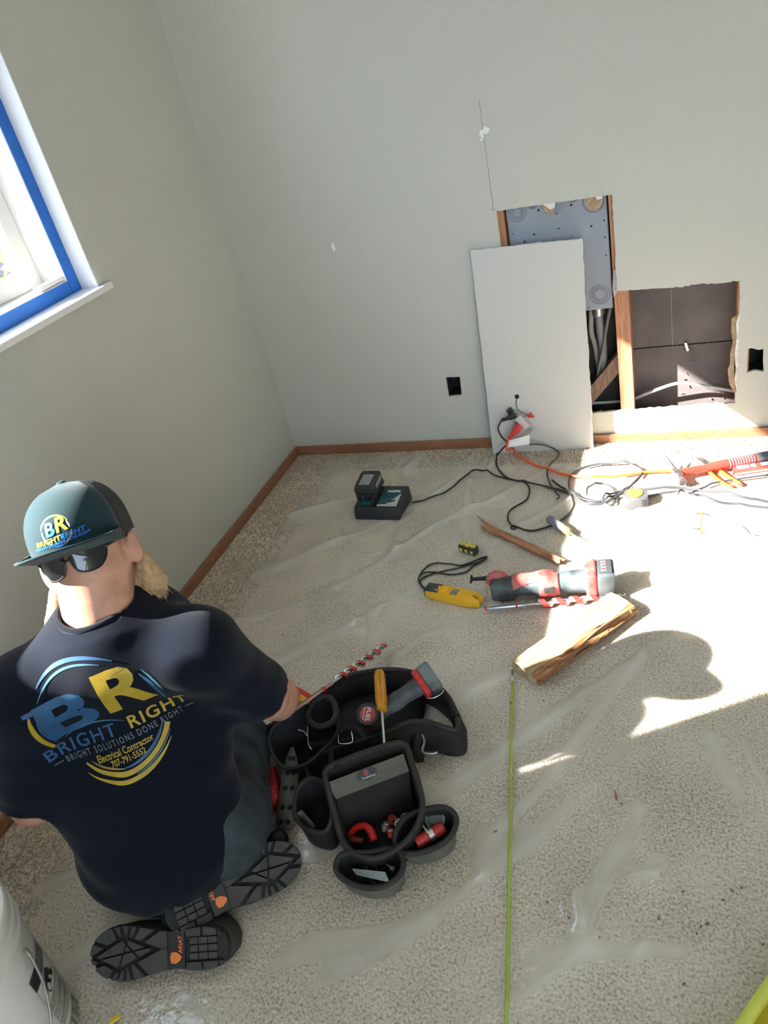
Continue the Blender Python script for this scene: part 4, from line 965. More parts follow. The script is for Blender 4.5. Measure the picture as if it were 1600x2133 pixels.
# black plug (upper) and red plug (lower) pushed into the receptacle
def plug(p, q, m, name, label, r1, l):
    o = thing(name, label, 'plug', p); d = q - p; place(o, frame(p, nrm.cross(d), None, d)); L_ = d.length
    mb = MB(); mb.lathe([(0, 0), (r1*.92, 0), (r1, .003), (r1, L_*.42), (r1*.72, L_*.52), (r1*.66, L_*.66), (r1*.50, L_*.70), (r1*.46, L_*.97), (0, L_)], 8); mb.build('plug_body', m, o, auto=30, keep=False)
    mb = MB(); [mb.lathe([(r1*.45, L_*z), (r1*.60, L_*z + .001), (r1*.60, L_*z + .004), (r1*.45, L_*z + .005)], 10) for z in (.72, .80, .88)]; mb.build('strain_relief', m, o, auto=30, keep=False); return o
plug(PN(1077, 860, .020), PN(1047, 869, .032), BLK, 'power_plug', 'black power plug pushed into the loose receptacle', .0125, 0)
plug(PN(1086, 879, .030), PN(1064, 902, .060), REDP, 'power_plug', 'red extension cord plug pushed into the loose receptacle', .0155, 0)
mb = MB(); q = PN(1066, 857, .012); mb.M = frame(q, PN(1074, 868, .012) - PN(1060, 850, .012), None, nrm); mb.box((-.018, -.010, -.010), (.018, .010, .008), .002); tag(recenter(mb.build('power_plug', BLK, None)), 'flat black adapter beside the loose receptacle on the drywall', 'plug')
# white care tag on the red cord
tg = thing('cord_tag', 'white warning tag wrapped round the red extension cord', 'tag', PN(1064, 912, .06)); 
mb = MB(); a = [PN(1064, 905, .058), PN(1106, 896, .045), PN(1106, 915, .045), PN(1060, 918, .062)]; b_ = [p - nrm*.0012 for p in a]
mb.add(a + b_, [(0, 1, 2, 3), (7, 6, 5, 4), (0, 4, 5, 1), (1, 5, 6, 2), (2, 6, 7, 3), (3, 7, 4, 0)]); mb.build('paper', mat('tag_white', (.93, .93, .93), .5), tg)
mb = MB(); mb.add([PN(1060, 904, .0615), PN(1066, 903, .0610), PN(1063, 921, .0625), PN(1057, 922, .063)], [(0, 1, 2, 3)]); mb.build('eyelet_strip', mat('tag_pink', (.72, .62, .70), .4), tg)
for (x, y) in ((1063, 908), (1061, 918)): mb = MB(); c_ = PN(x, y, .0635); mb.lathe([(0, 0), (.0016, 0), (.0016, .0006), (0, .0006)], 8, frame(c_, (1, 0, 0), None, nrm)); mb.build('eyelet', mat('eyelet', (.25, .08, .10), .5), tg)

# ================================================================== THINGS LYING ON THE FLOOR
def Z(x, y): return float(film_z(np.array([x]), np.array([y]))[0])
def Fz(px, py, up=0.0):
    p = F(px, py)
    for _ in range(2): p = F(px, py, Z(p.x, p.y) + up)
    return p
# ---- cords
def floor_cord(name, px, r, m, label, first=None, last=None, sm=10):
    pts = ([*first] if first else []) + [Fz(x, y, r*1.05 + (q[0] if q else 0)) for (x, y, *q) in px] + ([*last] if last else [])
    nf = len(first)*sm if first else 0; sp = spline(pts, sm); zz = film_z(np.array([p.x for p in sp]), np.array([p.y for p in sp]))
    for i, p in enumerate(sp):
        if i >= nf: p.z = max(p.z, float(zz[i]) + r*.95 + .0012)
    o = MB().tube(sp, r, 8).build(name, m, None, True); recenter(o); return tag(o, label, 'cord')
CORD = mat('black_cord', (.035, .035, .04), .5)
floor_cord('charger_cord', [(858, 1047), (880, 1043), (905, 1034), (925, 1028), (945, 1014), (972, 990), (985, 980), (1000, 980), (1030, 990), (1060, 998), (1100, 1005), (1140, 1014), (1185, 1028), (1225, 1041), (1262, 1042), (1300, 1020), (1325, 1003), (1340, 985)], .0034, BLK, 'black charger cord winding from the battery charger over the sheet')
floor_cord('black_cord', [(1036, 945, .01), (1034, 965), (1040, 980), (1056, 995), (1082, 1003), (1102, 1015), (1098, 1040), (1075, 1055), (1062, 1065), (1058, 1080), (1066, 1095), (1078, 1102), (1110, 1106), (1135, 1100), (1160, 1090), (1180, 1076), (1193, 1060), (1195, 1045), (1180, 1022), (1165, 1012), (1150, 1000)], .0034, BLK, 'black power cord with a tie lying below the drywall panel',
           [PN(1047, 869, .032), PN(1041, 884, .04), PN(1050, 898, .055), PN(1062, 908, .064), PN(1052, 920, .064), PN(1040, 935, .055)])
q = Fz(1070, 1100, .006); mb = MB(); mb.M = Matrix.Translation(q); mb.tube([(.010*math.cos(a), .003*math.sin(a), .006*math.sin(a) + .003) for a in [i*.628 for i in range(10)]], .003, 6, closed=True); tag(recenter(mb.build('cord_tie', BLK, None, True)), 'small black tie round the looped power cord', 'cord tie')
floor_cord('extension_cord', [(1068, 934, .012), (1078, 948, .004), (1100, 962), (1125, 972), (1150, 980), (1185, 990), (1225, 994), (1262, 994), (1300, 990), (1340, 984), (1378, 982), (1402, 982)], .0048, ORG, 'orange extension cord running along the back wall', [PN(1064, 902, .060), PN(1060, 915, .064), PN(1062, 926, .055)])
floor_cord('black_cord', [(1165, 945), (1157, 957), (1146, 968), (1140, 985), (1145, 1005), (1155, 1022), (1165, 1034), (1160, 1040)], .0032, mat('brown_cord', (.06, .055, .055), .5), 'thin dark cord curling down from behind the white tag', [PN(1106, 915, .045), PN(1130, 918, .035), PN(1152, 926, .03), PN(1163, 936, .02)])
LG = mat('grey_cord', (.045, .045, .052), .45)
floor_cord('extension_cord', [(1140, 1016), (1180, 1024), (1215, 1046), (1245, 1050), (1275, 1040), (1310, 1016), (1335, 990), (1336, 978), (1310, 968), (1270, 966), (1230, 970), (1200, 982), (1186, 1000), (1190, 1022), (1210, 1038), (1255, 1044), (1290, 1028), (1320, 1020), (1360, 1018), (1420, 1017), (1480, 1024), (1540, 1034), (1600, 1046), (1660, 1060)], .0042, LG, 'long grey extension cord coiled in the sun beside the tape measure')
floor_cord('extension_cord', [(1222, 1030), (1224, 1018), (1238, 1009), (1256, 1008), (1270, 1014), (1280, 1022), (1282, 1040), (1276, 1052), (1262, 1050), (1256, 1040), (1268, 1030), (1310, 1022), (1345, 1034), (1390, 1026), (1430, 1026), (1480, 1040), (1530, 1054), (1600, 1058), (1650, 1060)], .0038, LG, 'thinner grey cord looping through the coiled extension cord')
floor_cord('extension_cord', [(1412, 1040), (1440, 1028), (1470, 1014), (1500, 1004), (1540, 998), (1600, 990)], .0036, LG, 'grey cord passing under the orange handled tool')
floor_cord('wire_offcut', [(1545, 1095), (1555, 1103), (1565, 1113), (1582, 1117)], .0016, BLK, 'short curled black wire offcut on the sunlit sheet')
floor_cord('wire_offcut', [(1403, 1092), (1412, 1102), (1435, 1105), (1458, 1104)], .0024, mat('dark_grey_wire', (.10, .11, .11), .5), 'dark grey wire offcut beside the bent yellow wire')
mb = Fz(1461, 1106)
wire('bent_wire', [Fz(1449, 1072, .04), Fz(1455, 1067, .05), Fz(1463, 1069, .055), Fz(1461, 1085, .03), Fz(1459, 1100, .008), Fz(1463, 1112, .004)], .0022, mat('yellow_wire', (.24, .18, .02), .5), 'bent yellow wire standing up from the sunlit sheet')
wire('bent_wire', [Fz(1449, 1072, .040), Fz(1461, 1069, .050), Fz(1470, 1071, .047), Fz(1481, 1074, .040)], .0014, mat('copper_wire', (.12, .07, .03), .4, .3), 'thin copper wire hooked over the bent yellow wire')

# ---- battery charger with battery
a, b_ = F(742, 1083), F(833, 1085); Mc = frame((a + b_)/2 + Vector((0, 0, .004)), b_ - a)
CHB = mat('charger_black', (.020, .022, .026), .5, var=.2, vscale=30); TEALP = mat('teal_plastic', (.0, .10, .105), .45); TEALD = mat('teal_label', (.005, .065, .075), .4); SILV = mat('label_silver', (.50, .49, .43), .4)
ch = thing('battery_charger', 'black battery charger with teal label standing on the sheet', 'charger'); place(ch, Mc); W2 = .092
def wedge(x0, x1, bot, mid, topz, y0, y1, yt0, yt1):
    return ([(x0, y0, bot), (x1, y0, bot), (x1, y1, bot), (x0, y1, bot), (x0, y0, mid), (x1, y0, mid), (x1, y1, topz), (x0, y1, topz), (x0, yt0, topz*.0 + mid + .012), (x1, yt0, mid + .012)])
prof = [(0, 0), (.002, .030), (.014, .046), (.120, .064), (.140, .060), (.146, 0)]              # side profile: y depth, z height
mb = MB(); Mx = Matrix(((0, 0, 1, 0), (1, 0, 0, 0), (0, 1, 0, 0), (0, 0, 0, 1))); mb.prism(prof, -W2, W2, Mx, .004); mb.build('housing', CHB, ch, auto=35, keep=False)
mb = MB(); mb.box((-.020, .006, .046), (-.012, .136, .066), .002, Matrix.Rotation(.17, 4, 'X') @ Matrix.Translation((0, .004, .0))); mb.build('rail', CHB, ch, keep=False)
sl = math.atan2(.018, .106); MT = Matrix.Translation((0, .014, .046)) @ Matrix.Rotation(sl, 4, 'X')                       # sloping top frame: x right, y up the slope
def onTop(pts): return MT, (pts, [tuple(range(len(pts)))])
decal('label_panel', ([(0, .004), (.080, .004), (.080, .100), (0, .100)], [(0, 1, 2, 3)]), MT, TEALD, ch, eps=.0012, keep=False)
decal('label_panel', ([(.0, .004), (.080, .004), (.080, .076), (.034, .016), (.0, .014)], [(0, 1, 2, 3, 4)]), MT, SILV, ch, eps=.0018, keep=False)
decal('label_text', geo_xf(text_geo('makita', .020, .2, .0006), 1, 1, .045, .088), MT, mat('label_white', (.75, .78, .78), .5), ch, eps=.0020, keep=False)
decal('label_print', geo_join(*[geo_xf(BARG, .012, .004, .012 + .016*(i % 3), .028 + .014*(i // 3)) for i in range(6)]), MT, mat('label_grey', (.16, .20, .21), .5), ch, eps=.0022, keep=False)['kind'] = 'stuff'
decal('label_print', ([(.044, .022), (.068, .034), (.062, .042), (.040, .030)], [(0, 1, 2, 3)]), MT, mat('label_dark', (.03, .035, .04), .5), ch, eps=.0024, keep=False)
mb = MB(); mb.box((-.066, .012, -.004), (-.028, .042, .004), .0015); o = mb.build('release_tab', TEALP, ch, keep=False); o.matrix_basis = MT
o['label'] = 'teal battery slot cover'
bt = thing('battery_pack', 'black slide battery pack seated on the charger', 'battery'); place(bt, Mc @ MT @ Matrix.Translation((-.048, .082, .006)))
mb = MB(); mb.prism([(-.038, -.050), (.038, -.050), (.040, .050), (-.040, .050)], 0, .026, None, .003); mb.build('lower_shell', CHB, bt, auto=35, keep=False)
mb = MB(); mb.prism([(-.037, -.050), (.037, -.050), (.041, -.030), (.041, .046), (.034, .056), (-.034, .056), (-.041, .046), (-.041, -.030)], .026, .058, None, .007); mb.build('upper_shell', mat('battery_black', (.026, .026, .030), .45), bt, auto=35, keep=False)
decal('rating_label', ([(-.024, -.030), (.020, -.030), (.022, .030), (-.022, .030)], [(0, 1, 2, 3)]), Matrix.Translation((0, 0, .058)), mat('rating_grey', (.40, .40, .40), .5, color2=(.20, .20, .20), vscale=260), bt, eps=.0008, keep=False)
for z in (.034, .044): mb = MB(); mb.box((.0405, -.020, z), (.0418, .040, z + .004)); mb.build('side_stripe', mat('stripe_grey', (.55, .55, .57), .4), bt, keep=False)
mb = MB(); mb.lathe([(0, 0), (.0035, 0), (.0035, .0015), (0, .0015)], 10, Matrix.Translation((-.012, -.0505, .012)) @ Matrix.Rotation(math.pi/2, 4, 'X')); mb.build('screw', ZINC, bt, keep=False)

# ---- clamp meter with its leads
MY = mat('meter_yellow', (.86, .46, .02), .45, var=.06, vscale=30); MG = mat('meter_dark', (.045, .048, .05), .5)
a, b_ = F(893, 1233, .012), F(1003, 1256, .012); Mm = frame(a, b_ - a); mt = thing('clamp_meter', 'yellow open jaw clamp meter lying on the sheet', 'meter'); Mm.translation.z = .004; place(mt, Mm); Lm = (b_ - a).length
def P2(pts): return [(p.x, p.y) for p in spline([(x, y, 0) for x, y in pts], 3, True)]
mb = MB(); k_ = Lm/.20
body_o = [(0, .022), (.05, .026), (.105, .025), (.125, .026), (.160, .027), (.192, .020), (.200, .014), (.196, .006), (.165, .0055), (.158, 0), (.165, -.0055), (.196, -.006), (.200, -.014), (.192, -.020), (.160, -.027), (.125, -.026), (.105, -.025), (.05, -.026), (0, -.022)]
mb.prism([(x*k_, y*k_) for x, y in body_o], 0, .030, None, .005); mb.build('housing', MY, mt, auto=40, keep=False)
mb = MB(); mb.prism([(-.004*k_, .0195), (.048*k_, .022), (.048*k_, -.020), (-.004*k_, -.0195)], .003, .0325, None, .003); mb.build('end_grip', MG, mt, auto=40, keep=False)
mb = MB(); mb.lathe([(.017, 0), (.017, .004), (.014, .006), (0, .006)], 24, Matrix.Translation((.062*k_, 0, .030))); mb.box((.046*k_, -.004, .034), (.078*k_, .004, .041), .0015); mb.build('dial', MY, mt, auto=35, keep=False)
mb = MB(); mb.box((.092*k_, -.013, .0295), (.117*k_, .013, .0315), .001); mb.build('display', mat('lcd', (.20, .22, .19), .25), mt, keep=False)
mb = MB(); mb.lathe([(.004, 0), (.004, .002), (0, .003)], 12, Matrix.Translation((.085*k_, .017, .030))); mb.build('button', mat('amber', (.6, .34, .06), .4), mt, True, keep=False)
for s in (1, -1): mb = MB(); mb.box((.036*k_, s*.010 - .004, .0325), (.044*k_, s*.010 + .004, .0333)); mb.build('mark', mat('meter_print', (.28, .28, .27), .5) if s < 0 else REDP, mt, keep=False)
LEAD = mat('test_lead', (.016, .017, .022), .4)
floor_cord('test_lead', [(905, 1228, .012), (884, 1226, .008), (873, 1212), (874, 1200), (886, 1184), (905, 1174), (935, 1175), (962, 1178), (985, 1170), (1005, 1163), (1013, 1159), (1012, 1164), (995, 1172), (960, 1182), (925, 1190), (890, 1200), (876, 1210), (880, 1222), (898, 1230, .010)], .0028, LEAD, 'black test lead looped out from the clamp meter')
floor_cord('test_lead', [(900, 1235, .010), (880, 1222, .006), (872, 1206, .006), (882, 1194, .006), (905, 1192, .006), (940, 1197), (970, 1192), (985, 1180), (996, 1174), (1008, 1166, .006), (1010, 1160, .006), (998, 1164, .006), (972, 1176, .006)], .0028, LEAD, 'second black test lead under the looped one by the meter')

# ---- small yellow and black pocket tool
p = F(978, 1152); Mt = frame(p + Vector((0, 0, .005)), F(999, 1158) - F(958, 1146)); st = thing('pocket_level', 'small black and yellow pocket level on the sheet', 'level'); place(st, Mt)
mb = MB(); mb.box((-.033, -.014, 0), (.033, .014, .028), .004); mb.build('block', mat('olive_black', (.035, .035, .02), .5), st, auto=40, keep=False)
YB = mat('bright_yellow', (.72, .62, .08), .45)
for x, r0 in ((-.021, .009), (0, .0115), (.021, .009)):
    mb = MB(); mb.lathe([(r0*.55, 0), (r0, 0), (r0, .002), (r0*.55, .002)], 20, Matrix.Translation((x, .001, .028))); mb.build('vial_ring', YB, st, auto=30, keep=False)
    mb = MB(); mb.lathe([(0, 0), (r0*.4, 0), (r0*.4, .0015), (0, .0015)], 12, Matrix.Translation((x, .001, .028))); mb.build('vial', YB, st, auto=30, keep=False)
for x in (-.022, -.001, .021): mb = MB(); mb.box((x - .005, -.0152, .006), (x + .005, -.0138, .018), .0005); mb.build('side_window', YB, st, keep=False)

# ---- oscillating multi-tool
TR = mat('tool_red', (.56, .040, .035), .5, color2=(.50, .14, .125), vscale=22, detail=6); TG = mat('tool_grey', (.030, .042, .050), .6, color2=(.12, .16, .18), vscale=16, detail=6); TB = mat('tool_black', (.016, .018, .020), .5, color2=(.10, .12, .13), vscale=14, detail=6)
a, b_ = F(1040, 1228, .035), F(1255, 1215, .035); Mo = frame(a, b_ - a); Mo.translation.z = .006; ot = thing('multi_tool', 'dusty red and grey oscillating multi-tool with battery attached', 'power tool'); place(ot, Mo); Lo = (b_ - a).length; s_ = Lo/.305
def osc(fn, lo, hi, name, m, vox=.004):
    me = sdf_mesh(fn, lo, hi, vox, name); return link(name, me, m, ot, True, False)
ax = .042
def grip(P):
    d = chain(P, [(.055, 0, ax), (.14, 0, ax), (.225, 0, ax), (.262, 0, ax)], [.033, .034, .029, .036], .02); q = P.copy(); return d
osc(lambda P: smax(grip(P), .004 - P[..., 2], .006), (-.05, -.07, -.01), (.33, .07, .12), 'grip', TG)
osc(lambda P: smin(rbox(P, (.014, -.004, .034), (.037, .028, .029), .011), cone(P, (.02, -.002, .036), (.06, 0, .042), .024, .032), .012), (-.07, -.07, -.02), (.12, .07, .12), 'gear_head', TB)
osc(lambda P: np.maximum(grip(P) - .0022, np.maximum(np.abs(P[..., 0] - .105) - .062, -(P[..., 2] - .046 - .020*np.sin((P[..., 0]-.04)*20)))), (-.02, -.07, 0), (.33, .07, .12), 'red_shell', TR, .003)
osc(lambda P: np.maximum(grip(P) - .0030, np.maximum(np.abs(P[..., 0] - .150) - .030, np.abs(P[..., 1] + .026) - .030)), (-.02, -.08, 0), (.33, .07, .12), 'switch_panel', TR, .003)
mb = MB(); mb.box((.136, -.046, .040), (.166, -.034, .056), .002); mb.build('slide_switch', mat('switch_black', (.03, .03, .03), .4), ot, auto=40, keep=False)
osc(lambda P: rbox(P, (.272, 0, .047), (.017, .044, .045), .007), (.22, -.07, -.02), (.33, .07, .12), 'collar', TR)
mb = MB(); mb.box((.286, -.043, .003), (.338, .041, .088), .007); mb.build('battery', TB, ot, auto=40, keep=False)
mb = MB(); mb.box((.292, -.030, .0875), (.332, .034, .0925), .003); mb.build('battery_badge', mat('battery_badge', (.05, .06, .065), .5), ot, auto=40, keep=False)
decal('badge_print', geo_xf(BARG, .012, .046, .308, .0), Matrix.Translation((0, 0, .0926)), mat('badge_white', (.7, .7, .68), .5), ot, eps=.0006, keep=False)
for y_ in (-.014, 0, .014): decal('badge_print', geo_xf(BARG, .010, .008, .308, y_), Matrix.Translation((0, 0, .0932)), REDP, ot, eps=.0006, keep=False)
osc(lambda P: ell(P, (-.004, .030, .044), (.036, .024, .030)), (-.06, -.01, 0), (.05, .07, .09), 'head_cover', TR)
mb = MB(); mb.prism([(-.030, .028), (-.045, .034), (-.082, .036), (-.084, .024), (-.090, .024), (-.090, .062), (-.084, .062), (-.082, .050), (-.045, .052), (-.030, .056)], .040, .043); mb.build('blade', mat('blade_black', (.02, .02, .022), .4, .5), ot, keep=False)

# ---- auger bits
FLUTE = mat('bit_red', (.60, .035, .03), .4); BITS = mat('bit_steel', (.62, .61, .60), .25, .9); BITD = mat('bit_shank', (.30, .30, .31), .3, .9)
def auger(label, A, Bv, R0=.0125, flutes=5.5, shank=.30, group='auger bits'):
    A, Bv = Vector(A), Vector(Bv); Lb = (Bv - A).length; o = thing('auger_bit', label, 'drill bit', group=None)
    d = (Bv - A).normalized(); Mx = frame(A, d.orthogonal() if abs(d.z) > .9 else d.cross(Vector((0, 0, 1))), None, d); place(o, Mx)
    s0 = Lb*shank; mb = MB(); mb.lathe([(0, 0), (.0052, .001), (.0052, s0*.72), (.0045, s0*.74), (.0045, s0)], 6); mb.build('shank', BITD, o, keep=False, auto=30)
    mb = MB(); mb.lathe([(.0045, s0*.76), (.0068, s0*.765), (.0068, s0*.80), (.0045, s0*.805)], 16); mb.build('red_band', FLUTE, o, keep=False, auto=30)
    mb = MB(); mb.lathe([(0, 0), (.0056, 0), (.0056, .006), (.0052, .0065)], 6); mb.build('end_band', FLUTE, o, keep=False, auto=30)
    mb = MB(); mb.lathe([(.0042, s0), (.0050, s0 + .01), (.0050, Lb - .014), (.003, Lb - .010), (.0015, Lb)], 12); mb.build('core', BITS, o, keep=False, auto=30)
    n = 150; z0, z1 = s0 + .004, Lb - .014; rim, web = MB(), MB(); vs = []; ws = []
    for i in range(n + 1):
        t = i/n; a = 2*math.pi*flutes*t; z = z0 + (z1 - z0)*t; rr = R0*min(1, t*14, (1 - t)*20 + .6); c, s = math.cos(a), math.sin(a); h = (z1 - z0)/flutes*.33
        ws += [(.004*c, .004*s, z), (rr*c, rr*s, z - .0012), (rr*c, rr*s, z + h), (.004*c, .004*s, z + h)]
        vs += [(rr*1.02*c, rr*1.02*s, z - .0006), (rr*1.02*c, rr*1.02*s, z + h*.96)]
    fw = []
    for i in range(n):
        k = i*4
        for j in range(4): fw.append((k+j, k+(j+1) % 4, k+4+(j+1) % 4, k+4+j))
    web.add(ws, fw); web.build('flute', BITS, o, keep=False, smooth=True)
    rim.add(vs, [(2*i, 2*i+1, 2*i+3, 2*i+2) for i in range(n)]); rim.build('red_coating', FLUTE, o, keep=False, smooth=True)
    return o
auger('auger bit with red spiral lying beside the multi-tool', F(1010, 1268, .018), F(1302, 1240, .018))

# ---- split block of wood and long splinter
LUM = mat('fresh_lumber', (.42, .31, .19), .75, color2=(.27, .17, .085), vscale=9, stretch=(1, 9, 9), bump=.3, bscale=30, detail=5); SPLIT = mat('split_face', (.50, .25, .11), .75, color2=(.22, .09, .035), vscale=14, stretch=(1.2, 14, 14), bump=.6, bscale=40, detail=5, bdist=.004)
a, b_ = F(1120, 1430), F(1322, 1284); Mw = frame(a, b_ - a); Mw.translation.z = .004; Lw = (b_ - a).length; wb = thing('wood_block', 'thick split offcut of framing lumber in the sun', 'wood'); place(wb, Mw)
# outline across: y to the left of the run
rr = random.Random(5); nx = 30; ring_ = [(-.002, 0), (-.003, .016), (-.008, .022), (-.001, .028), (.003, .034), (.010, .039), (.020, .041), (.055, .042), (.080, .041), (.086, .037), (.086, .004), (.080, 0)]
vs = []; fs = []; nr_ = len(ring_)
for i in range(nx + 1):
    x = Lw*i/nx
    for j, (y, z) in enumerate(ring_):
        e = (rr.uniform(-.004, .004) if 1 <= j <= 4 else rr.uniform(-.0008, .0008)); w_ = .006*math.sin(i*.45 + j*1.3) if 1 <= j <= 5 else 0
        ex = (rr.uniform(-.012, .004) if i == 0 else rr.uniform(-.002, .002) if i == nx else 0); vs.append((x + ex, y + e + w_, z + (e*.5 if z > .01 else 0)))
for i in range(nx):
    for j in range(nr_): fs.append((i*nr_+j, i*nr_+(j+1) % nr_, (i+1)*nr_+(j+1) % nr_, (i+1)*nr_+j))
fs.append(tuple(range(nr_))); fs.append(tuple(nx*nr_ + j for j in range(nr_))[::-1])
mb = MB(); mb.add(vs, [f[::-1] for f in fs]); me = mb.mesh(); me.materials.append(LUM); me.materials.append(SPLIT); me.materials.append(mat('end_grain', (.50, .38, .24), .85, color2=(.34, .23, .13), vscale=60, bump=.6, bscale=90))
for i, p in enumerate(me.polygons): p.material_index = 2 if p.index >= nx*nr_ else (1 if p.index % nr_ in (0, 1, 2, 3, 4, 11) else 0)
link('lumber', me, None, wb, False, False)
for (y, z, w) in ((-.004, .022, .003), (.004, .033, .0035), (-.003, .012, .002)):
    mb = MB(); pts = [(Lw*t, y - .004 + .004*math.sin(t*9 + y*500), z + .004*math.sin(t*5 + z*300)) for t in [i/16 for i in range(17)]]; mb.tube(pts, [w*(.3 + .9*math.sin(math.pi*i/16)) for i in range(17)], 5); mb.build('splinter_strip', mat('dark_split', (.30, .13, .06), .8), wb, keep=False)
a, b_ = F(1012, 1103), F(1172, 1176); Ms = frame(a, b_ - a); Ms.translation.z = .006; Ls = (b_ - a).length; sp = thing('wood_splinter', 'long reddish splinter of wood lying behind the clamp meter', 'wood'); place(sp, Ms)
RW = mat('red_wood', (.50, .25, .14), .75, color2=(.33, .145, .075), vscale=12, stretch=(1.2, 16, 16), bump=.5, bscale=40, bdist=.003)
mb = MB(); n = 20; vs = []; fs = []
for i in range(n + 1):
    t = i/n; w = .016*(1 - .15*t) if t > .06 else .012; h = .022*(1 - .25*t)
    for k, (y, z) in enumerate(((-w, 0), (-w*1.05, h*.7), (-w*.2, h), (w*.6, h*.8), (w, 0))): vs.append((Ls*t + (rr.uniform(-.01, .01) if i in (0, n) else 0), y + rr.uniform(-.002, .002), max(0, z + rr.uniform(-.0015, .0015))))
for i in range(n):
    for k in range(5): fs.append((i*5+k, (i+1)*5+k, (i+1)*5+(k+1) % 5, i*5+(k+1) % 5))
fs += [tuple(range(5)), tuple(n*5 + k for k in range(5))[::-1]]; mb.add(vs, fs); mb.build('slab', RW, sp, keep=False)
mb = MB(); mb.tube(spline([(.02, .004, .012), (-.02, .012, .014), (-.05, .022, .012), (-.085, .034, .008)], 5), [.006, .0055, .005, .0048, .0045, .004, .0038, .0035, .0032, .003, .0026, .002, .0016, .0012, .0008, .0004], 5); mb.build('spike', RW, sp, keep=False)

# ---- nut driver with a clear ribbed handle
a, b_ = Fz(1143, 1080, .014), Fz(1215, 1128, .008); Md = frame(a, (b_ - a).orthogonal(), None, b_ - a); nd_ = thing('nut_driver', 'nut driver with clear grey handle at the edge of the sun', 'screwdriver'); place(nd_, Md); Ld = (b_ - a).length
mb = MB(); mb.lathe([(0, 0), (.012, .001), (.0145, .006), (.0145, Ld*.44), (.012, Ld*.47)], 8); mb.build('handle', mat('clear_grip', (.28, .28, .31), .3, var=.3, vscale=50), nd_, auto=30, keep=False)
mb = MB(); mb.lathe([(.012, Ld*.47), (.0135, Ld*.50), (.0125, Ld*.60), (.006, Ld*.64)], 8); mb.build('collar', mat('straw_yellow', (.40, .32, .08), .35), nd_, auto=30, keep=False)
mb = MB(); mb.lathe([(.0035, Ld*.62), (.0035, Ld*.86), (.0065, Ld*.87), (.0065, Ld), (0, Ld)], 12); mb.build('shaft', BITS, nd_, auto=30, keep=False)

# ---- tape measure
p = F(1325, 1062); Mt = frame(p + Vector((0, .028, .005)), F(1352, 1062) - F(1298, 1064)); tm = thing('tape_measure', 'chrome tape measure with yellow round label in the sun', 'tape measure'); place(tm, Mt)
mb = MB(); mb.prism(P2([(-.036, -.030), (.030, -.032), (.038, -.020), (.036, .020), (.020, .034), (-.020, .034), (-.036, .020)]), 0, .042, None, .005); mb.build('case', mat('grey_chrome', (.12, .12, .135), .4, .3), tm, auto=40, keep=False)
mb = MB(); mb.lathe([(0, .042), (.026, .042), (.026, .0445), (0, .0445)], 28, Matrix.Translation((-.003, .002, 0))); mb.build('label_disc', mat('label_yellow', (.34, .29, .04), .4), tm, auto=30, keep=False)
mb = MB(); mb.lathe([(0, .0446), (.022, .0446), (.022, .0452), (0, .0452)], 28, Matrix.Translation((-.003, .002, 0))); mb.build('label_centre', mat('label_olive', (.10, .09, .03), .4, color2=(.30, .26, .07), vscale=200), tm, auto=30, keep=False)
for i in range(4): mb = MB(); mb.box((.018 + i*.005, -.0335, .004), (.0205 + i*.005, -.030, .038)); mb.build('grip_rib', mat('rib_dark', (.03, .03, .034), .4), tm, keep=False)

# ---- hammer, orange handled pliers, torpedo level at the right edge
a, b_ = Fz(1410, 986, .018), F(1690, 934, .020); Mh = frame(a, b_ - a); hm = thing('claw_hammer', 'red handled claw hammer lying in full sun by the wall', 'hammer'); place(hm, Mh); RH = mat('hammer_red', (.52, .045, .030), .45)
mb = MB(); mb.tube([(.012, 0, 0), (.07, 0, 0), (.10, 0, 0), (.125, 0, 0), (.17, 0, 0), (.24, 0, 0), (.33, 0, 0)], [.014, .014, .013, .017, .018, .019, .018], 12); mb.build('handle', RH, hm, auto=35, keep=False)
mb = MB(); mb.lathe([(.0185, 0), (.0205, .004), (.0185, .008)], 14, Matrix()) if False else None
for i in range(10): mb = MB(); mb.tube([(.175 + i*.009, 0, 0), (.179 + i*.009, 0, 0)], [.0205, .0205], 12); mb.build('grip_rib', mat('grip_grey', (.14, .14, .16), .5), hm, auto=35, keep=False)
mb = MB(); mb.tube([(.268, 0, 0), (.33, 0, 0)], [.0205, .019], 12); mb.build('grip_end', mat('grip_grey', (.14, .14, .16), .5), hm, auto=35, keep=False)
HST = mat('hammer_steel', (.33, .31, .31), .35, .9)
mb = MB(); mb.tube(spline([(0, -.018, -.002), (0, -.045, -.002), (0, -.060, -.002)], 3), [.012]*4 + [.014]*3, 10); mb.box((-.013, -.020, -.014), (.014, .020, .013), .004); mb.build('head', HST, hm, auto=40, keep=False)
for s in (-1, 1):
    mb = MB(); mb.tube(spline([(0, .016, .006*s), (-.003, .04, .008*s + .004), (-.010, .062, .010*s + .016), (-.020, .078, .011*s + .034)], 5), [.009 - .0005*i for i in range(16)], 6); mb.build('claw', HST, hm, True, keep=False)
ORH = mat('orange_grip', (.62, .15, .02), .45); pl = thing('pliers', 'orange handled pliers lying under the red hammer', 'pliers', F(1510, 1000))
for (p0, p1, p2) in (((1476, 981), (1500, 1003), (1526, 1016)), ((1496, 979), (1520, 995), (1544, 1009))):
    mb = MB(); mb.tube(spline([F(1470, 972, .012), F(*p0, .010), F(*p1, .009), F(*p2, .008)], 5), .0072, 8); mb.build('handle', ORH, pl, True)
    mb = MB(); q = F(*p2, .008); mb.tube([q, q + (F(*p2, .008) - F(*p1, .009)).normalized()*.008], [.0075, .004], 8); mb.build('handle_tip', REDP, pl, True)
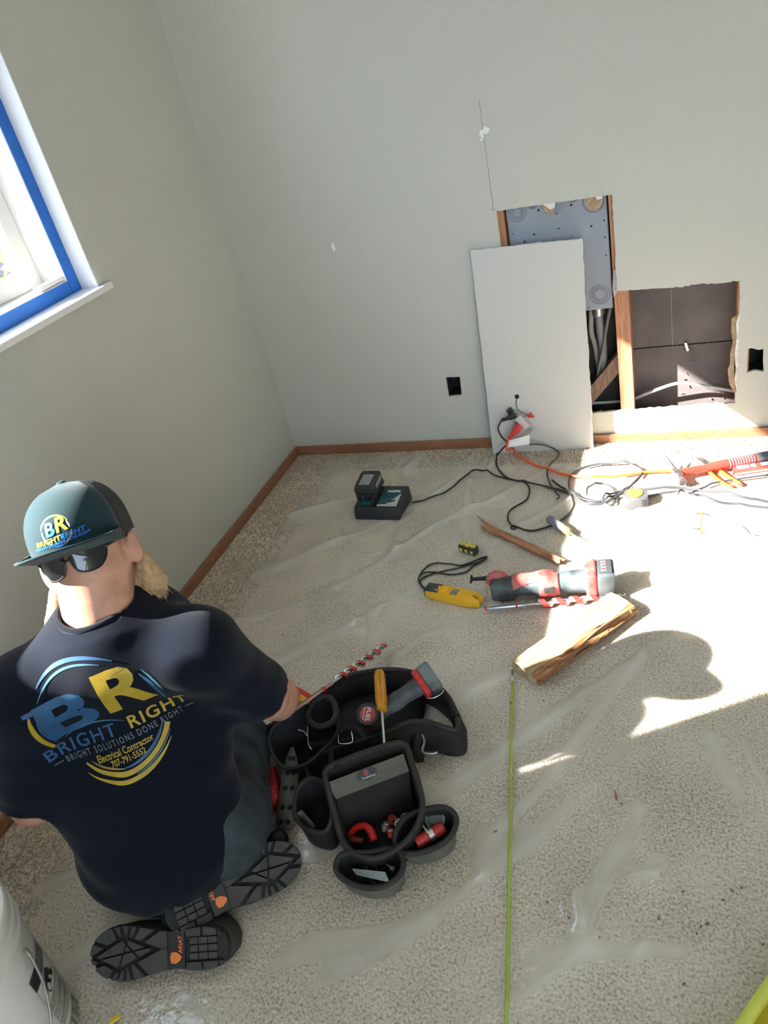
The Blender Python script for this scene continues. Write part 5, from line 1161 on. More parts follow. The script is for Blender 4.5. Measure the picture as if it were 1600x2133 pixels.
mb = MB(); mb.tube([F(1470, 972, .012), F(1450, 955, .012), F(1440, 949, .012)], [.013, .010, .005], 8); mb.build('jaw', HST, pl, True)
a, b_ = F(1524, 988), F(1700, 962); Ml = frame(a, b_ - a); Ml.translation.z = .002; lv = thing('torpedo_level', 'red torpedo level with white markings beside the hammer', 'level'); place(lv, Ml)
mb = MB(); mb.prism([(0, -.010), (.012, -.016), (.26, -.016), (.26, .016), (.008, .016)], 0, .020, None, .002); mb.build('body', mat('level_red', (.60, .05, .04), .45), lv, auto=35, keep=False)
for x0, x1 in ((.018, .055), (.062, .078), (.095, .13), (.15, .19)): mb = MB(); mb.box((x0, -.008, .020), (x1, .010, .0212)); mb.build('marking', mat('level_white', (.85, .83, .78), .4), lv, keep=False)
mb = MB(); mb.box((.006, -.0168, .004), (.26, -.0158, .009)); mb.build('edge_line', mat('level_white', (.85, .83, .78), .4), lv, keep=False)
# thin loop of clear film ring near the hammer
wire('wire_offcut', [Fz(1452 + 11*math.cos(t), 958 + 5*math.sin(t), .003) for t in [i*.9 for i in range(7)]], .0018, mat('silver_wire', (.18, .18, .21), .4, .3), 'small silver wire ring on the carpet behind the hammer', closed=True)

# ---- green fish rod
floor_cord('fish_rod', [(1068, 1420), (1066, 1500), (1065, 1600), (1064, 1700), (1062, 1800), (1060, 1900), (1058, 2000), (1056, 2100), (1054, 2200), (1052, 2300)], .0036, mat('green_fibreglass', (.38, .48, .06), .4), 'thin lime green fibreglass fish rod lying across the sheet')
fr_ = bpy.data.objects['fish_rod']; fr_['category'] = 'fish rod'
p0, p1 = Fz(1068, 1420, .0038), Fz(1067, 1396, .0038); mb = MB(); mb.cyl(p0, p0.lerp(p1, .45), .0042, 10); o = mb.build('tip_ferrule', mat('ferrule_white', (.6, .62, .5), .3), fr_, True); mb = MB(); mb.cyl(p0.lerp(p1, .45), p1, .0028, 8); mb.build('tip_eye', BITD, fr_, True)
p2 = Fz(1066, 1467, .0038); mb = MB(); mb.cyl(p2, p2 + (p0 - p2).normalized()*.006, .0041, 10); mb.build('joint_band', HOLE, fr_, True)

# ---- yellow ladder foot at the lower right corner
a, b_ = F(1600, 2050), F(1538, 2140); YL = mat('case_yellow', (.62, .62, .10), .5, var=.1, vscale=20); yc = thing('yellow_bin', 'corner of a yellow plastic bin at the sheet edge', 'bin', (.24, .55, 0))
d = (b_ - a).normalized(); nn = Vector((-d.y, d.x, 0)); nn = nn if nn.x > 0 else -nn; o0 = a - d*.5 + nn*0; Mb = frame(a - d*.25, d); 
if (Mb.to_3x3() @ Vector((0, 1, 0))).dot(nn) < 0: Mb = frame(a + d*.25, -d)
place(yc, Mb); sgn = 1
wl = MB(); wl.prism([(-.06, 0), (.56, 0), (.56, .30), (-.06, .30)], 0, .012); wl.build('base', mat('bin_floor', (.48, .36, .02), .5), yc, keep=False)
for (x0, y0, x1, y1) in ((-.06, 0, .56, .018), (-.06, .282, .56, .30), (-.06, .018, -.042, .282), (.542, .018, .56, .282)): mb = MB(); mb.box((x0, y0, .012), (x1, y1, .045), .005); mb.build('rim', YL, yc, auto=40, keep=False)
# small yellow scrap by the bucket
p = F(243, 2126); mb = MB(); mb.M = Matrix.Translation(p + Vector((0, 0, .006))) @ Matrix.Rotation(.8, 4, 'Z'); mb.box((-.010, -.005, 0), (.010, .005, .004), .001); tag(recenter(mb.build('plastic_scrap', mat('scrap_yellow', (.75, .55, .03), .5))), 'small yellow plastic scrap beside the white bucket', 'scrap')

# ---- white bucket with wire handle and printed label
PAIL = mat('bucket_white', (.68, .67, .62), .45, var=.05, vscale=5)
BC = Vector((-1.25, .35, 0)); bk = thing('bucket', 'white plastic bucket with wire handle and black warning label', 'bucket', BC)
R1, R0_, HB = .148, .131, .37
mb = MB(); mb.lathe([(0, .004), (R0_ - .004, .004), (R0_, .008), (R0_ + (R1-R0_)*.80, HB*.80), (R1 + .003, HB*.81), (R1 + .004, HB*.83), (R1 - .001, HB*.835), (R1, HB*.88), (R1 + .005, HB*.885), (R1 + .005, HB*.90), (R1, HB*.905), (R1 + .001, HB*.95), (R1 + .006, HB*.955), (R1 + .006, HB - .004), (R1 + .003, HB), (R1 - .003, HB), (R1 - .006, HB*.97), (R0_ - .004, .010), (0, .010)], 64); mb.build('shell', PAIL, bk, auto=40, keep=False)
# label facing the viewer
th0 = math.atan2(-.20 - BC.y*0 - .2, 1.1); LB0, LB1 = math.radians(12), math.radians(42)
def bl_pt(a, z, off=.0012): r = R0_ + (R1 - R0_)*z/HB + off; return (r*math.cos(a), r*math.sin(a), z)
def bl_patch(a0, a1, z0, z1, m, name, off=.0012, n=8):
    vs = [bl_pt(a0 + (a1 - a0)*i/n, z, off) for z in (z0, z1) for i in range(n + 1)]; fs = [(i, i+1, n+2+i, n+1+i) for i in range(n)]
    return MB().add(vs, fs).build(name, m, bk, True, False)
INK = mat('label_ink', (.02, .02, .03), .5); INKT = mat('label_inktext', (.22, .23, .20), .6, color2=(.50, .50, .45), vscale=330); INKV = mat('label_header', (.02, .02, .03), .5, color2=(.30, .29, .30), vscale=300)
LA0, LA1 = math.radians(17), math.radians(52)
bl_patch(LA0, LA1, .187, .222, INKV, 'label_header')
bl_patch(LA0, LA0 + (LA1-LA0)*.35, .188, .221, INK, 'label_header', .0015)
for k_ in range(3): bl_patch(LA0 + .02, LA1 - .02, .112 - k_*.026, .132 - k_*.026, INKT, 'label_text')
bl_patch(LA0 + .03, LA1 - .03, .012, .042, mat('barcode', (.10, .11, .10), .5, color2=(.55, .55, .5), vscale=120, stretch=(1, 1, .01)), 'label_text')
for a_, z_ in ((LA0, 0), (LA1, 0)): bl_patch(a_ - .004, a_ + .004, .01, .222, mat('label_line', (.33, .32, .28), .6), 'label_border', .0014, 1)
# pictogram: child falling into a pail (simple shapes)
def pic(pts, m=INK, off=.0018):
    am = (LA0 + LA1)/2; vs = [bl_pt(am + x, .162 + y*.9, off) for x, y in pts]; MB().add(vs, [tuple(range(len(pts)))]).build('label_pictogram', m, bk, False, False)
pic([(-.10 + .055*math.cos(t), -.008 + .016*math.sin(t)) for t in [i*.5 for i in range(12)]]); pic([(-.10 + .042*math.cos(t), -.008 + .011*math.sin(t)) for t in [i*.5 for i in range(12)]], PAIL, .0024)
pic([(.0 + .11*math.cos(t), .004 + .019*math.sin(t)) for t in [i*.5 for i in range(12)]]); pic([(.03, -.012), (.16, -.022), (.17, -.006), (.06, .004)]); pic([(-.02, -.003), (.05, -.014), (.06, -.008), (.0, .006)], PAIL, .0026)
mb = MB(); aa = math.radians(36); hp0 = Vector(bl_pt(aa, .285, .006)); hp1 = Vector(bl_pt(aa - 2.6, .285, .006))
hpts = [Vector(bl_pt(math.radians(a_), z_, o_)) for a_, z_, o_ in ((31, .272, .004), (28, .268, .010), (26, .25, .013), (22, .21, .015), (16, .17, .016), (4, .12, .018), (-20, .07, .022), (-55, .06, .025), (-95, .09, .025), (-125, .15, .02), (-142, .22, .014), (-150, .262, .01), (-151, .270, .004))]
mb.tube(spline(hpts, 6), .0028, 8); mb.build('handle', mat('handle_wire', (.34, .32, .29), .4, .6), bk, True, False)

# ---- scattered bits: wood chips and crumbs on the sheet
rr = random.Random(21)
spots = [(485, 1292, .016, .004), (590, 1322, .006, .003), (1217, 1380, .008, .003), (1283, 1658, .024, .006), (1295, 1675, .005, .004), (1185, 1912, .007, .004), (1372, 1912, .010, .004), (1423, 1858, .006, .004), (1250, 1952, .005, .003), (1032, 1732, .008, .003), (1140, 1880, .006, .003),
         (1525, 1855, .010, .004), (1545, 1850, .006, .004), (1507, 1875, .007, .004), (1460, 1930, .008, .004), (1475, 1925, .007, .005), (1452, 1945, .006, .004), (1590, 1968, .007, .004), (1425, 2050, .008, .004), (1110, 1300, .004, .003), (980, 1320, .004, .003), (1133, 1460, .005, .003), (1400, 935, .020, .004), (1414, 927, .012, .004), (1443, 960, .010, .004), (1560, 926, .010, .003), (150, 1973, .005, .003), (622, 1423, .004, .003), (1210, 1130, .006, .004)]
for i, (x, y, l, w) in enumerate(spots):
    p = Fz(x, y, w*.3); mb = MB(); mb.M = Matrix.Translation(p) @ Matrix.Rotation(rr.uniform(0, 3.1), 4, 'Z') @ Matrix.Rotation(rr.uniform(-.2, .2), 4, 'Y')
    k1, k2 = rr.uniform(.5, 1), rr.uniform(.3, .9); mb.prism([(-l/2, -w*.2), (-l*.2, -w/2*k1), (l/2, -w*.15), (l*.35, w*.4*k2), (-l*.3, w/2)], 0, w*.6); tag(recenter(mb.build('wood_chip', mat('chip_brown', (.30, .16, .085), .8, color2=(.16, .09, .05), vscale=50))), 'tiny brown wood chip on the plastic sheet', 'wood chip', 'wood chips scattered on the sheet')

# ================================================================== TOOL BELT AND WHAT IS IN IT
PF1 = mat('belt_canvas', (.014, .0115, .011), .85, var=.3, vscale=40, bump=.5, bscale=500, bdist=.001); PF2 = mat('belt_black', (.0055, .006, .0075), .8, bump=.4, bscale=500, bdist=.001); PGR = mat('belt_grey_canvas', (.115, .112, .088), .8, var=.2, vscale=25, bump=.4, bscale=500, bdist=.001)
BIND = mat('binding_tape', (.020, .017, .0155), .75, bump=.4, bscale=400, bdist=.001)
belt = thing('tool_belt', 'dark canvas tool belt with several open pouches lying beside the kneeling man', 'tool belt', F(760, 1640))
def loft(rings, closed=True):
    n = len(rings[0]); vs = [p for r in rings for p in r]; fs = []
    for k in range(len(rings) - 1):
        for i in range(n if closed else n - 1): fs.append((k*n+i, k*n+(i+1) % n, (k+1)*n+(i+1) % n, (k+1)*n+i))
    return vs, fs
def pouch(rim_px, scale, base_z, m_out, m_in, bind=.0055, label=None, foot=None, thick=.007, name='pouch'):
    rim = spline([F(x, y, z) for x, y, z in rim_px], 4, True); c = sum((Vector((p.x, p.y, 0)) for p in rim), Vector())/len(rim)
    if foot: c = Vector(foot)
    outer = []; 
    for t in (0, .3, .7, .92, 1.0):
        r = []
        for p in rim:
            q = Vector((p.x, p.y, 0)); s = 1 - (1 - scale)*t; w = c + (q - c)*s*(1.03 if 0 < t < 1 else 1) ; r.append(Vector((w.x, w.y, max(base_z, p.z*(1 - t) + base_z*t))))
        outer.append(r)
    inner = []
    for t in (0, .4, .8, .97):
        r = []
        for p in rim:
            q = Vector((p.x, p.y, 0)); s = (1 - (1 - scale)*t)*.955; w = c + (q - c)*s; r.append(Vector((w.x, w.y, p.z*(1 - t) + (base_z + .006)*t)))
        inner.append(r)
    n = len(rim); vs, fs = loft(outer); fs = [f[::-1] for f in fs]; vs = vs + [c + Vector((0, 0, base_z))]; ci = len(vs) - 1; b0 = (len(outer)-1)*n; fs += [(b0+(i+1) % n, b0+i, ci) for i in range(n)]
    o = MB().add(vs, fs).build(name, m_out, belt, True)
    vs, fs = loft(inner); vs = vs + [c + Vector((0, 0, base_z + .006))]; ci = len(vs) - 1; b0 = (len(inner)-1)*n; fs += [(b0+i, b0+(i+1) % n, ci) for i in range(n)]
    MB().add(vs, fs).build('lining', m_in, o, True)
    if bind: MB().tube(rim, bind, 8, closed=True).build('binding', BIND, o, True)
    if label: o['label'] = label
    return o, rim, c
def ribbon(px, m, name, thick=.016, zb=.004, bind=.007, par=None):
    top = spline([F(x, y, z) for x, y, z in px], 6); vs = []; fs = []; n = len(top)
    for i, p in enumerate(top):
        t = (top[min(i+1, n-1)] - top[max(i-1, 0)]); t.z = 0; t.normalize(); s = Vector((-t.y, t.x, 0))*thick/2; k = .75
        vs += [p + s*.8, p - s*.8, Vector((p.x, p.y, (p.z+zb)/2)) - s*1.5, Vector((p.x, p.y, zb)) - s, Vector((p.x, p.y, zb)) + s, Vector((p.x, p.y, (p.z+zb)/2)) + s*1.5]
    for i in range(n - 1):
        for j in range(6): fs.append((i*6+j, i*6+(j+1) % 6, (i+1)*6+(j+1) % 6, (i+1)*6+j))
    fs += [tuple(range(6))[::-1], tuple((n-1)*6 + j for j in range(6))]
    o = MB().add(vs, fs).build(name, m, par or belt, True)
    if bind: MB().tube([p + Vector((0, 0, .002)) for p in top], bind, 8).build('binding', BIND, o, True)
    return o
# waist pad: the long arc and the end folded back toward the viewer
ribbon([(552, 1520, .095), (600, 1492, .095), (650, 1458, .095), (692, 1430, .098), (725, 1410, .10), (770, 1400, .105), (815, 1396, .108), (860, 1402, .10), (900, 1420, .095), (935, 1455, .085), (952, 1495, .075)], PF2, 'waist_pad', .018)
ribbon([(954, 1496, .088), (952, 1522, .080), (925, 1516, .094), (890, 1505, .098), (850, 1506, .10), (815, 1520, .10), (790, 1534, .09)], PF1, 'waist_pad', .020)
flo = spline([F(x, y, .022) for x, y in ((562, 1560), (600, 1500), (690, 1450), (750, 1420), (820, 1408), (872, 1424), (884, 1462), (868, 1500), (800, 1535), (700, 1580), (620, 1610))], 4, True); n = len(flo); cf = sum(flo, Vector())/n
vs = [Vector((p.x, p.y, .004)) for p in flo] + flo + [p.lerp(cf, .5) + Vector((0, 0, .014)) for p in flo] + [cf + Vector((0, 0, .016))]
MB().add(vs, [(k*n+i, k*n+(i+1) % n, (k+1)*n+(i+1) % n, (k+1)*n+i) for k in (0, 1) for i in range(n)] + [(2*n+i, 2*n+(i+1) % n, 3*n) for i in range(n)]).build('belt_lining', PF2, belt, True)
# body of the holster side, strap and ring
pouch([(562, 1532, .12), (576, 1508, .13), (610, 1486, .135), (655, 1456, .135), (690, 1462, .125), (705, 1490, .12), (700, 1530, .11), (668, 1565, .10), (640, 1590, .095), (600, 1600, .09), (578, 1585, .095), (564, 1560, .11)], .8, .005, PF2, PF2, .004)
rg = [F(x, y, .135) for x, y in ((642, 1490), (652, 1466), (672, 1452), (690, 1455), (700, 1478), (694, 1502), (672, 1512), (652, 1508))]
MB().tube(spline(rg, 5, True), .0075, 8, closed=True).build('tool_loop', BIND, belt, True)
mb = MB(); cpt = sum(rg, Vector())/8; mb.add([p - Vector((0, 0, .012)) for p in rg], [tuple(range(8))]); 
ribbon([(640, 1546, .085), (690, 1545, .088), (740, 1538, .088), (790, 1535, .085)], PF2, 'web_strap', .010, .03, 0)
for (x, y, w) in ((700, 1528, 9), (711, 1527, 9)):
    pass
def wire_loop(pts, r, m, name, par=belt, closed=False, sm=4): return MB().tube(spline(pts, sm, closed), r, 6, closed=closed).build(name, m, par, True)
wire_loop([F(704, 1524, .10), F(705, 1545, .095), F(710, 1549, .094), F(734, 1546, .094), F(732, 1522, .10)], .0018, CHROME, 'buckle')
wire_loop([F(641, 1512, .12), F(642, 1548, .10), F(650, 1562, .09)], .0016, CHROME, 'buckle'); wire_loop([F(620, 1520, .12), F(632, 1524, .12), F(640, 1532, .115)], .0022, CHROME, 'buckle')
# second tool loop in the middle and a dark gusset behind the main pouch
rg = [F(x, y, .085) for x, y in ((690, 1590), (692, 1560), (705, 1530), (722, 1518), (745, 1520), (765, 1540))]
MB().tube(spline(rg, 5), .0075, 8).build('tool_loop', BIND, belt, True)
pouch([(640, 1590, .085), (690, 1560, .09), (745, 1545, .09), (800, 1530, .085), (835, 1545, .08), (800, 1575, .08), (740, 1600, .08), (690, 1625, .085), (650, 1625, .085)], .9, .005, PF2, PF2, .0035)
# main pouch: tall back wall with the grey maker's band, low front rim
mp, mrim, mc = pouch([(678, 1604, .165), (720, 1583, .168), (765, 1566, .168), (838, 1548, .165), (858, 1590, .145), (874, 1640, .125), (880, 1680, .105), (868, 1722, .085), (842, 1756, .078), (806, 1780, .072), (770, 1788, .070), (736, 1776, .072), (714, 1752, .078), (704, 1722, .095), (696, 1690, .115), (684, 1645, .145)], .9, .005, PF1, PF1, .007, 'large main pouch with grey band')
MPB = None
bandp = [(682, 1630, .150), (840, 1570, .150), (852, 1606, .122), (700, 1664, .122)]
bp = [F(*p) for p in bandp]; bn = (bp[1] - bp[0]).cross(bp[3] - bp[0]).normalized(); bn = bn if bn.z > 0 else -bn
mb = MB(); mb.add([p + bn*.006 for p in bp] + [p - bn*.003 for p in bp], [(0, 1, 2, 3), (7, 6, 5, 4), (0, 4, 5, 1), (1, 5, 6, 2), (2, 6, 7, 3), (3, 7, 4, 0)]); bo = mb.build('grey_band', PGR, mp)
# fabric from the band down into the pouch
low = [F(700, 1664, .118), F(852, 1606, .118), F(862, 1690, .02), F(722, 1740, .02)]
mb = MB(); mb.add([p - bn*.002 for p in low], [(0, 1, 2, 3)]); mb.build('inner_wall', PF1, mp)
upx = (bp[1] - bp[0]).normalized(); _o = Vector((0, 0, CAMH)); _d = Vector(ray(764, 1612).tolist()); Mb_ = frame(_o + _d*((bp[0] + bn*.0065 - _o).dot(bn)/_d.dot(bn)), upx, None, bn)
decal('maker_badge', ([(.024*math.cos(a), .0135*math.sin(a)) for a in [i*.2618 for i in range(24)]], [tuple(range(24))]), Mb_, mat('badge_dark', (.018, .020, .019), .5), mp, eps=.0006)
decal('maker_mark', ([(.0062*math.cos(a) - .001, .0068*math.sin(a) + .003) for a in [i*.5236 for i in range(12)]], [tuple(range(12))]), Mb_, mat('badge_red', (.30, .035, .03), .5), mp, eps=.0011)
decal('maker_lettering', geo_xf(text_geo('TradeGear', .0075, .1, .0002), 1, 1, .002, -.0068), Mb_, mat('badge_text', (.42, .41, .38), .5), mp, eps=.0012)
# slots along the band's upper hem
for (x, y) in ((712, 1592), (790, 1562)):
    a, b_ = F(x - 14, y + 5, .166), F(x + 14, y - 5, .166); mb = MB(); mb.tube([a, a.lerp(b_, .5) + Vector((0, 0, .008)), b_], .005, 6); mb.build('hem_loop', BIND, mp, True)
# smaller pouches
pr, _, prc = pouch([(822, 1745, .075), (842, 1706, .082), (880, 1688, .082), (922, 1681, .082), (946, 1694, .078), (950, 1718, .072), (934, 1748, .064), (902, 1768, .058), (864, 1778, .056), (834, 1772, .062)], .78, .005, PGR, PF2, .0062, 'grey side pouch')
pc, _, pcc = pouch([(700, 1800, .066), (716, 1778, .072), (765, 1776, .072), (818, 1768, .072), (838, 1786, .068), (836, 1818, .060), (806, 1844, .054), (764, 1850, .052), (726, 1838, .054), (704, 1820, .060)], .86, .005, PGR, PF2, .0062, 'grey front pouch')
pouch([(614, 1690, .085), (618, 1650, .10), (640, 1622, .11), (672, 1630, .11), (686, 1665, .11), (690, 1705, .10), (676, 1732, .085), (642, 1728, .08), (622, 1712, .08)], .86, .005, PF2, PF2, .005)
mb = MB(); q = [F(618, 1690, .082), F(628, 1682, .088), (F(656, 1716, .075)), F(650, 1728, .06), F(626, 1712, .05)]; mb.add([p + Vector((.004, -.006, .002)) for p in q], [(0, 1, 2, 3, 4)]); mb.build('grey_patch', PGR, belt)
# hanging grey strap with eyelets
sa = [(606, 1556, .085), (596, 1580, .08), (588, 1610, .07), (582, 1650, .055), (576, 1690, .035), (574, 1726, .012)]; sb = [(612, 1556, .085), (618, 1580, .078), (622, 1610, .068), (618, 1650, .052), (614, 1690, .034), (608, 1728, .012)]
A_ = spline([F(*p) for p in sa], 5); B_ = spline([F(*p) for p in sb], 5); n = len(A_)
vs = A_ + B_ + [p - Vector((0, 0, .004)) for p in A_] + [p - Vector((0, 0, .004)) for p in B_]; fs = []
for i in range(n - 1): fs += [(i, i+1, n+i+1, n+i), (3*n+i, 3*n+i+1, 2*n+i+1, 2*n+i), (i, 2*n+i, 2*n+i+1, i+1), (n+i, n+i+1, 3*n+i+1, 3*n+i)]
fs += [(0, n, 3*n, 2*n), (n-1, 3*n-1, 4*n-1, 2*n-1)]
stp = MB().add(vs, fs).build('strap', PGR, belt, True); stp['label'] = 'grey strap with black eyelets'
for t in (.22, .40, .58, .76, .93):
    i = min(n - 2, int(t*(n - 1))); a, b_ = A_[i], B_[i]; nn = (b_ - a).cross(A_[i+1] - A_[i]).normalized(); nn = nn if nn.z > 0 else -nn
    for u in (.32, .72): mb = MB(); mb.lathe([(0, 0), (.0028, 0), (.0032, .0018), (.0060, .0014), (.0062, 0)], 14, frame(a.lerp(b_, u) + nn*.0006, b_ - a, None, nn)); mb.build('eyelet', mat('eyelet_black', (.014, .013, .013), .4, .4), stp, True)
# side release buckle dangling at the far side
wire_loop([F(878, 1525, .07), F(884, 1545, .055), F(880, 1566, .045), F(900, 1570, .04), F(912, 1566, .04)], .004, HST, 'buckle'); ribbon([(868, 1520, .08), (866, 1545, .06), (868, 1565, .05)], PF2, 'web_strap', .02, .01, 0)
wire_loop([F(872, 1622, .125), F(876, 1632, .12), F(874, 1645, .12), F(880, 1652, .115), F(876, 1668, .11), F(880, 1676, .105)], .0028, mat('pale_clip', (.5, .47, .42), .4), 'metal_clip')

# ---- cordless drill lying across the belt: rear cap, handle, battery
dr = thing('cordless_drill', 'red and black cordless drill tucked in the tool belt with its battery up', 'drill', F(790, 1490, .05))
DRK = mat('drill_black', (.022, .022, .022), .55, var=.3, vscale=40); DRR = mat('drill_red', (.48, .03, .028), .45); DRM = mat('drill_maroon', (.16, .02, .02), .5)
cam0 = Vector((0, 0, CAMH)); cc = F(766, 1488, .16); nv = ((cam0 - cc).normalized()*.75 + Vector((0, 0, 1))*.35).normalized(); Mcap = frame(cc, upx, None, nv)
mb = MB(); mb.M = Mcap; mb.lathe([(0, -.075), (.024, -.075), (.027, -.05), (.030, -.012), (.028, -.002), (.024, 0), (0, 0)], 28); mb.build('motor_housing', DRM, dr, auto=40)
mb = MB(); mb.M = Mcap; mb.lathe([(.019, .0005), (.026, 0), (.028, -.004), (.030, -.013), (.0308, -.012), (.029, -.001), (.026, .003), (.019, .003)], 28); mb.build('rear_ring', DRK, dr, auto=40)
mb = MB(); mb.M = Mcap; mb.lathe([(0, .0028), (.0195, .0028), (.0195, 0)], 28); mb.build('rear_cap', mat('cap_red', (.30, .035, .038), .5), dr, auto=40)
decal('cap_lettering', text_geo('FUEL', .0145, .15, .0003, 1.1), Mcap @ Matrix.Rotation(math.radians(-118), 4, 'Z') @ Matrix.Translation((0, .001, .003)), mat('cap_white', (.65, .60, .58), .5), dr, eps=.0006)
decal('cap_lettering', text_geo('MILWAUKEE', .0048, 0, .0001, 1.2), Mcap @ Matrix.Rotation(math.radians(-118), 4, 'Z') @ Matrix.Translation((0, -.0095, .003)), mat('cap_white', (.65, .60, .58), .5), dr, eps=.0006)
for i in range(3): mb = MB(); mb.M = Mcap; a = 2.0 + i*.35; mb.box((.026*math.cos(a) - .003, .026*math.sin(a) - .003, -.006), (.026*math.cos(a) + .003, .026*math.sin(a) + .003, .001), .001); mb.build('cap_lug', DRK, dr)
h0, h1 = F(782, 1490, .115), F(868, 1432, .135)
me = sdf_mesh(lambda P: chain(P, [h0, h0.lerp(h1, .5), h1], [.021, .018, .024], .02), h0 - Vector((.06, .06, .08)), h1 + Vector((.06, .06, .05)), .004, 'handle'); link('handle', me, mat('drill_grey', (.035, .038, .038), .6, color2=(.13, .15, .155), vscale=14), dr)
ax_ = (h1 - h0).normalized(); Mbt = frame(h1, ax_, None, Vector((.35, -.35, .87)))
mb = MB(); mb.M = Mbt; mb.box((.006, -.036, -.026), (.024, .036, .026), .006); mb.build('battery_collar', DRR, dr, auto=40)
mb = MB(); mb.M = Mbt; mb.box((.022, -.038, -.028), (.056, .038, .028), .007); mb.build('battery', mat('battery_grey', (.03, .034, .034), .4, color2=(.16, .19, .19), vscale=20), dr, auto=40)
for y_ in (-.006, .010): mb = MB(); mb.M = Mbt; mb.box((.010, y_, .0255), (.020, y_ + .010, .0275), .0008); mb.build('latch', REDP, dr)
mb = MB(); mb.M = Mbt; mb.box((.050, -.034, -.024), (.058, .034, .024), .003); mb.build('battery_base', mat('battery_pale', (.38, .42, .42), .35), dr, auto=40)
mb = MB(); mb.M = Mbt; mb.tube(spline([(.006, -.040, .010), (.020, -.048, .012), (.040, -.050, .012), (.052, -.044, .010)], 4), .0016, 6); mb.build('belt_clip', CHROME, dr, True)

# ---- screwdriver with orange handle
a, b_ = F(790, 1398, .16), F(801, 1557, .155); so = thing('screwdriver', 'screwdriver with clear orange handle standing in the tool belt', 'screwdriver'); d = b_ - a; place(so, frame(a, d.orthogonal(), None, d)); Ls_ = d.length
AMB = mat('amber_handle', (.80, .33, .01), .2, trans=.25, coat=.4); 
pr_ = [(0, 0), (.009, .001), (.0125, .006), (.0135, .02), (.0135, Ls_*.46), (.012, Ls_*.48), (.0135, Ls_*.52), (.014, Ls_*.535), (.009, Ls_*.545), (.004, Ls_*.55)]
mb = MB(); mb.lathe(pr_, 10); mb.build('handle', AMB, so, auto=25, keep=False)
for i in range(5): a_ = i*1.2566; mb = MB(); mb.tube([(.0134*math.cos(a_), .0134*math.sin(a_), .015), (.0134*math.cos(a_), .0134*math.sin(a_), Ls_*.45)], .0016, 5); mb.build('grip_rib', mat('amber_dark', (.55, .17, .005), .3), so, True, keep=False)
mb = MB(); mb.lathe([(.0036, Ls_*.54), (.0036, Ls_*.95), (.0042, Ls_*.97), (.0036, Ls_), (0, Ls_)], 10); mb.build('shaft', CHROME, so, auto=30, keep=False)
# ---- auger bit laid over the belt
auger('auger bit with red spiral laid across the tool belt toward the floor', F(603, 1486, .205), F(802, 1346, .022), .0115, 6.0, .40)
# ---- insulated pliers in the man's right hand
hp_ = thing('insulated_pliers', 'red and yellow insulated pliers in the kneeling person\'s hand', 'pliers', F(610, 1460, .14))
HR_ = mat('insul_red', (.55, .03, .03), .4); HY_ = mat('insul_yellow', (.78, .45, .03), .4)
p0, p1, p2 = F(592, 1432, .165), F(618, 1440, .165), F(648, 1458, .155)
mb = MB(); mb.tube(spline([p0, p1, p2], 6), [.011]*7 + [.012]*5 + [.008], 10); o = mb.build('handle', HR_, hp_, True)
mb = MB(); mb.tube(spline([F(594, 1440, .167), F(618, 1448, .167), F(643, 1463, .157)], 6), [.0085]*12 + [.006], 10); mb.build('handle_inlay', HY_, hp_, True)
decal('handle_lettering', text_geo('1000V', .0075, 0, .0003), frame(F(618, 1447, .178), F(632, 1455, .178) - F(607, 1442, .178), None, (.5, -.4, .77)), INK, hp_, eps=.0005)
mb = MB(); mb.tube(spline([F(586, 1470, .13), F(598, 1478, .125), F(612, 1478, .12)], 5), [.010]*10 + [.008], 10); mb.build('handle', HR_, hp_, True)
mb = MB(); mb.tube(spline([F(580, 1455, .15), F(568, 1448, .14), F(556, 1440, .125)], 4), [.013, .014, .014, .013, .012, .010, .008, .006, .004], 8); mb.build('jaw', HST, hp_, True)
# ---- red case behind the strap
p = F(568, 1645, .03); mb = MB(); mb.M = Matrix.Translation((p.x, p.y, .006)) @ Matrix.Rotation(.5, 4, 'Z'); mb.box((-.016, -.045, 0), (.018, .045, .055), .006); rc_ = thing('red_case', 'small red plastic case behind the eyelet strap', 'case', (p.x, p.y, .006))
mb.build('case_body', mat('case_red', (.42, .025, .025), .5), rc_, auto=40); mb = MB(); mb.M = Matrix.Translation((p.x, p.y, .006)) @ Matrix.Rotation(.5, 4, 'Z'); mb.box((-.0165, -.02, .053), (.0185, .02, .058), .002); mb.build('case_lid', mat('case_red_dark', (.25, .015, .015), .5), rc_)
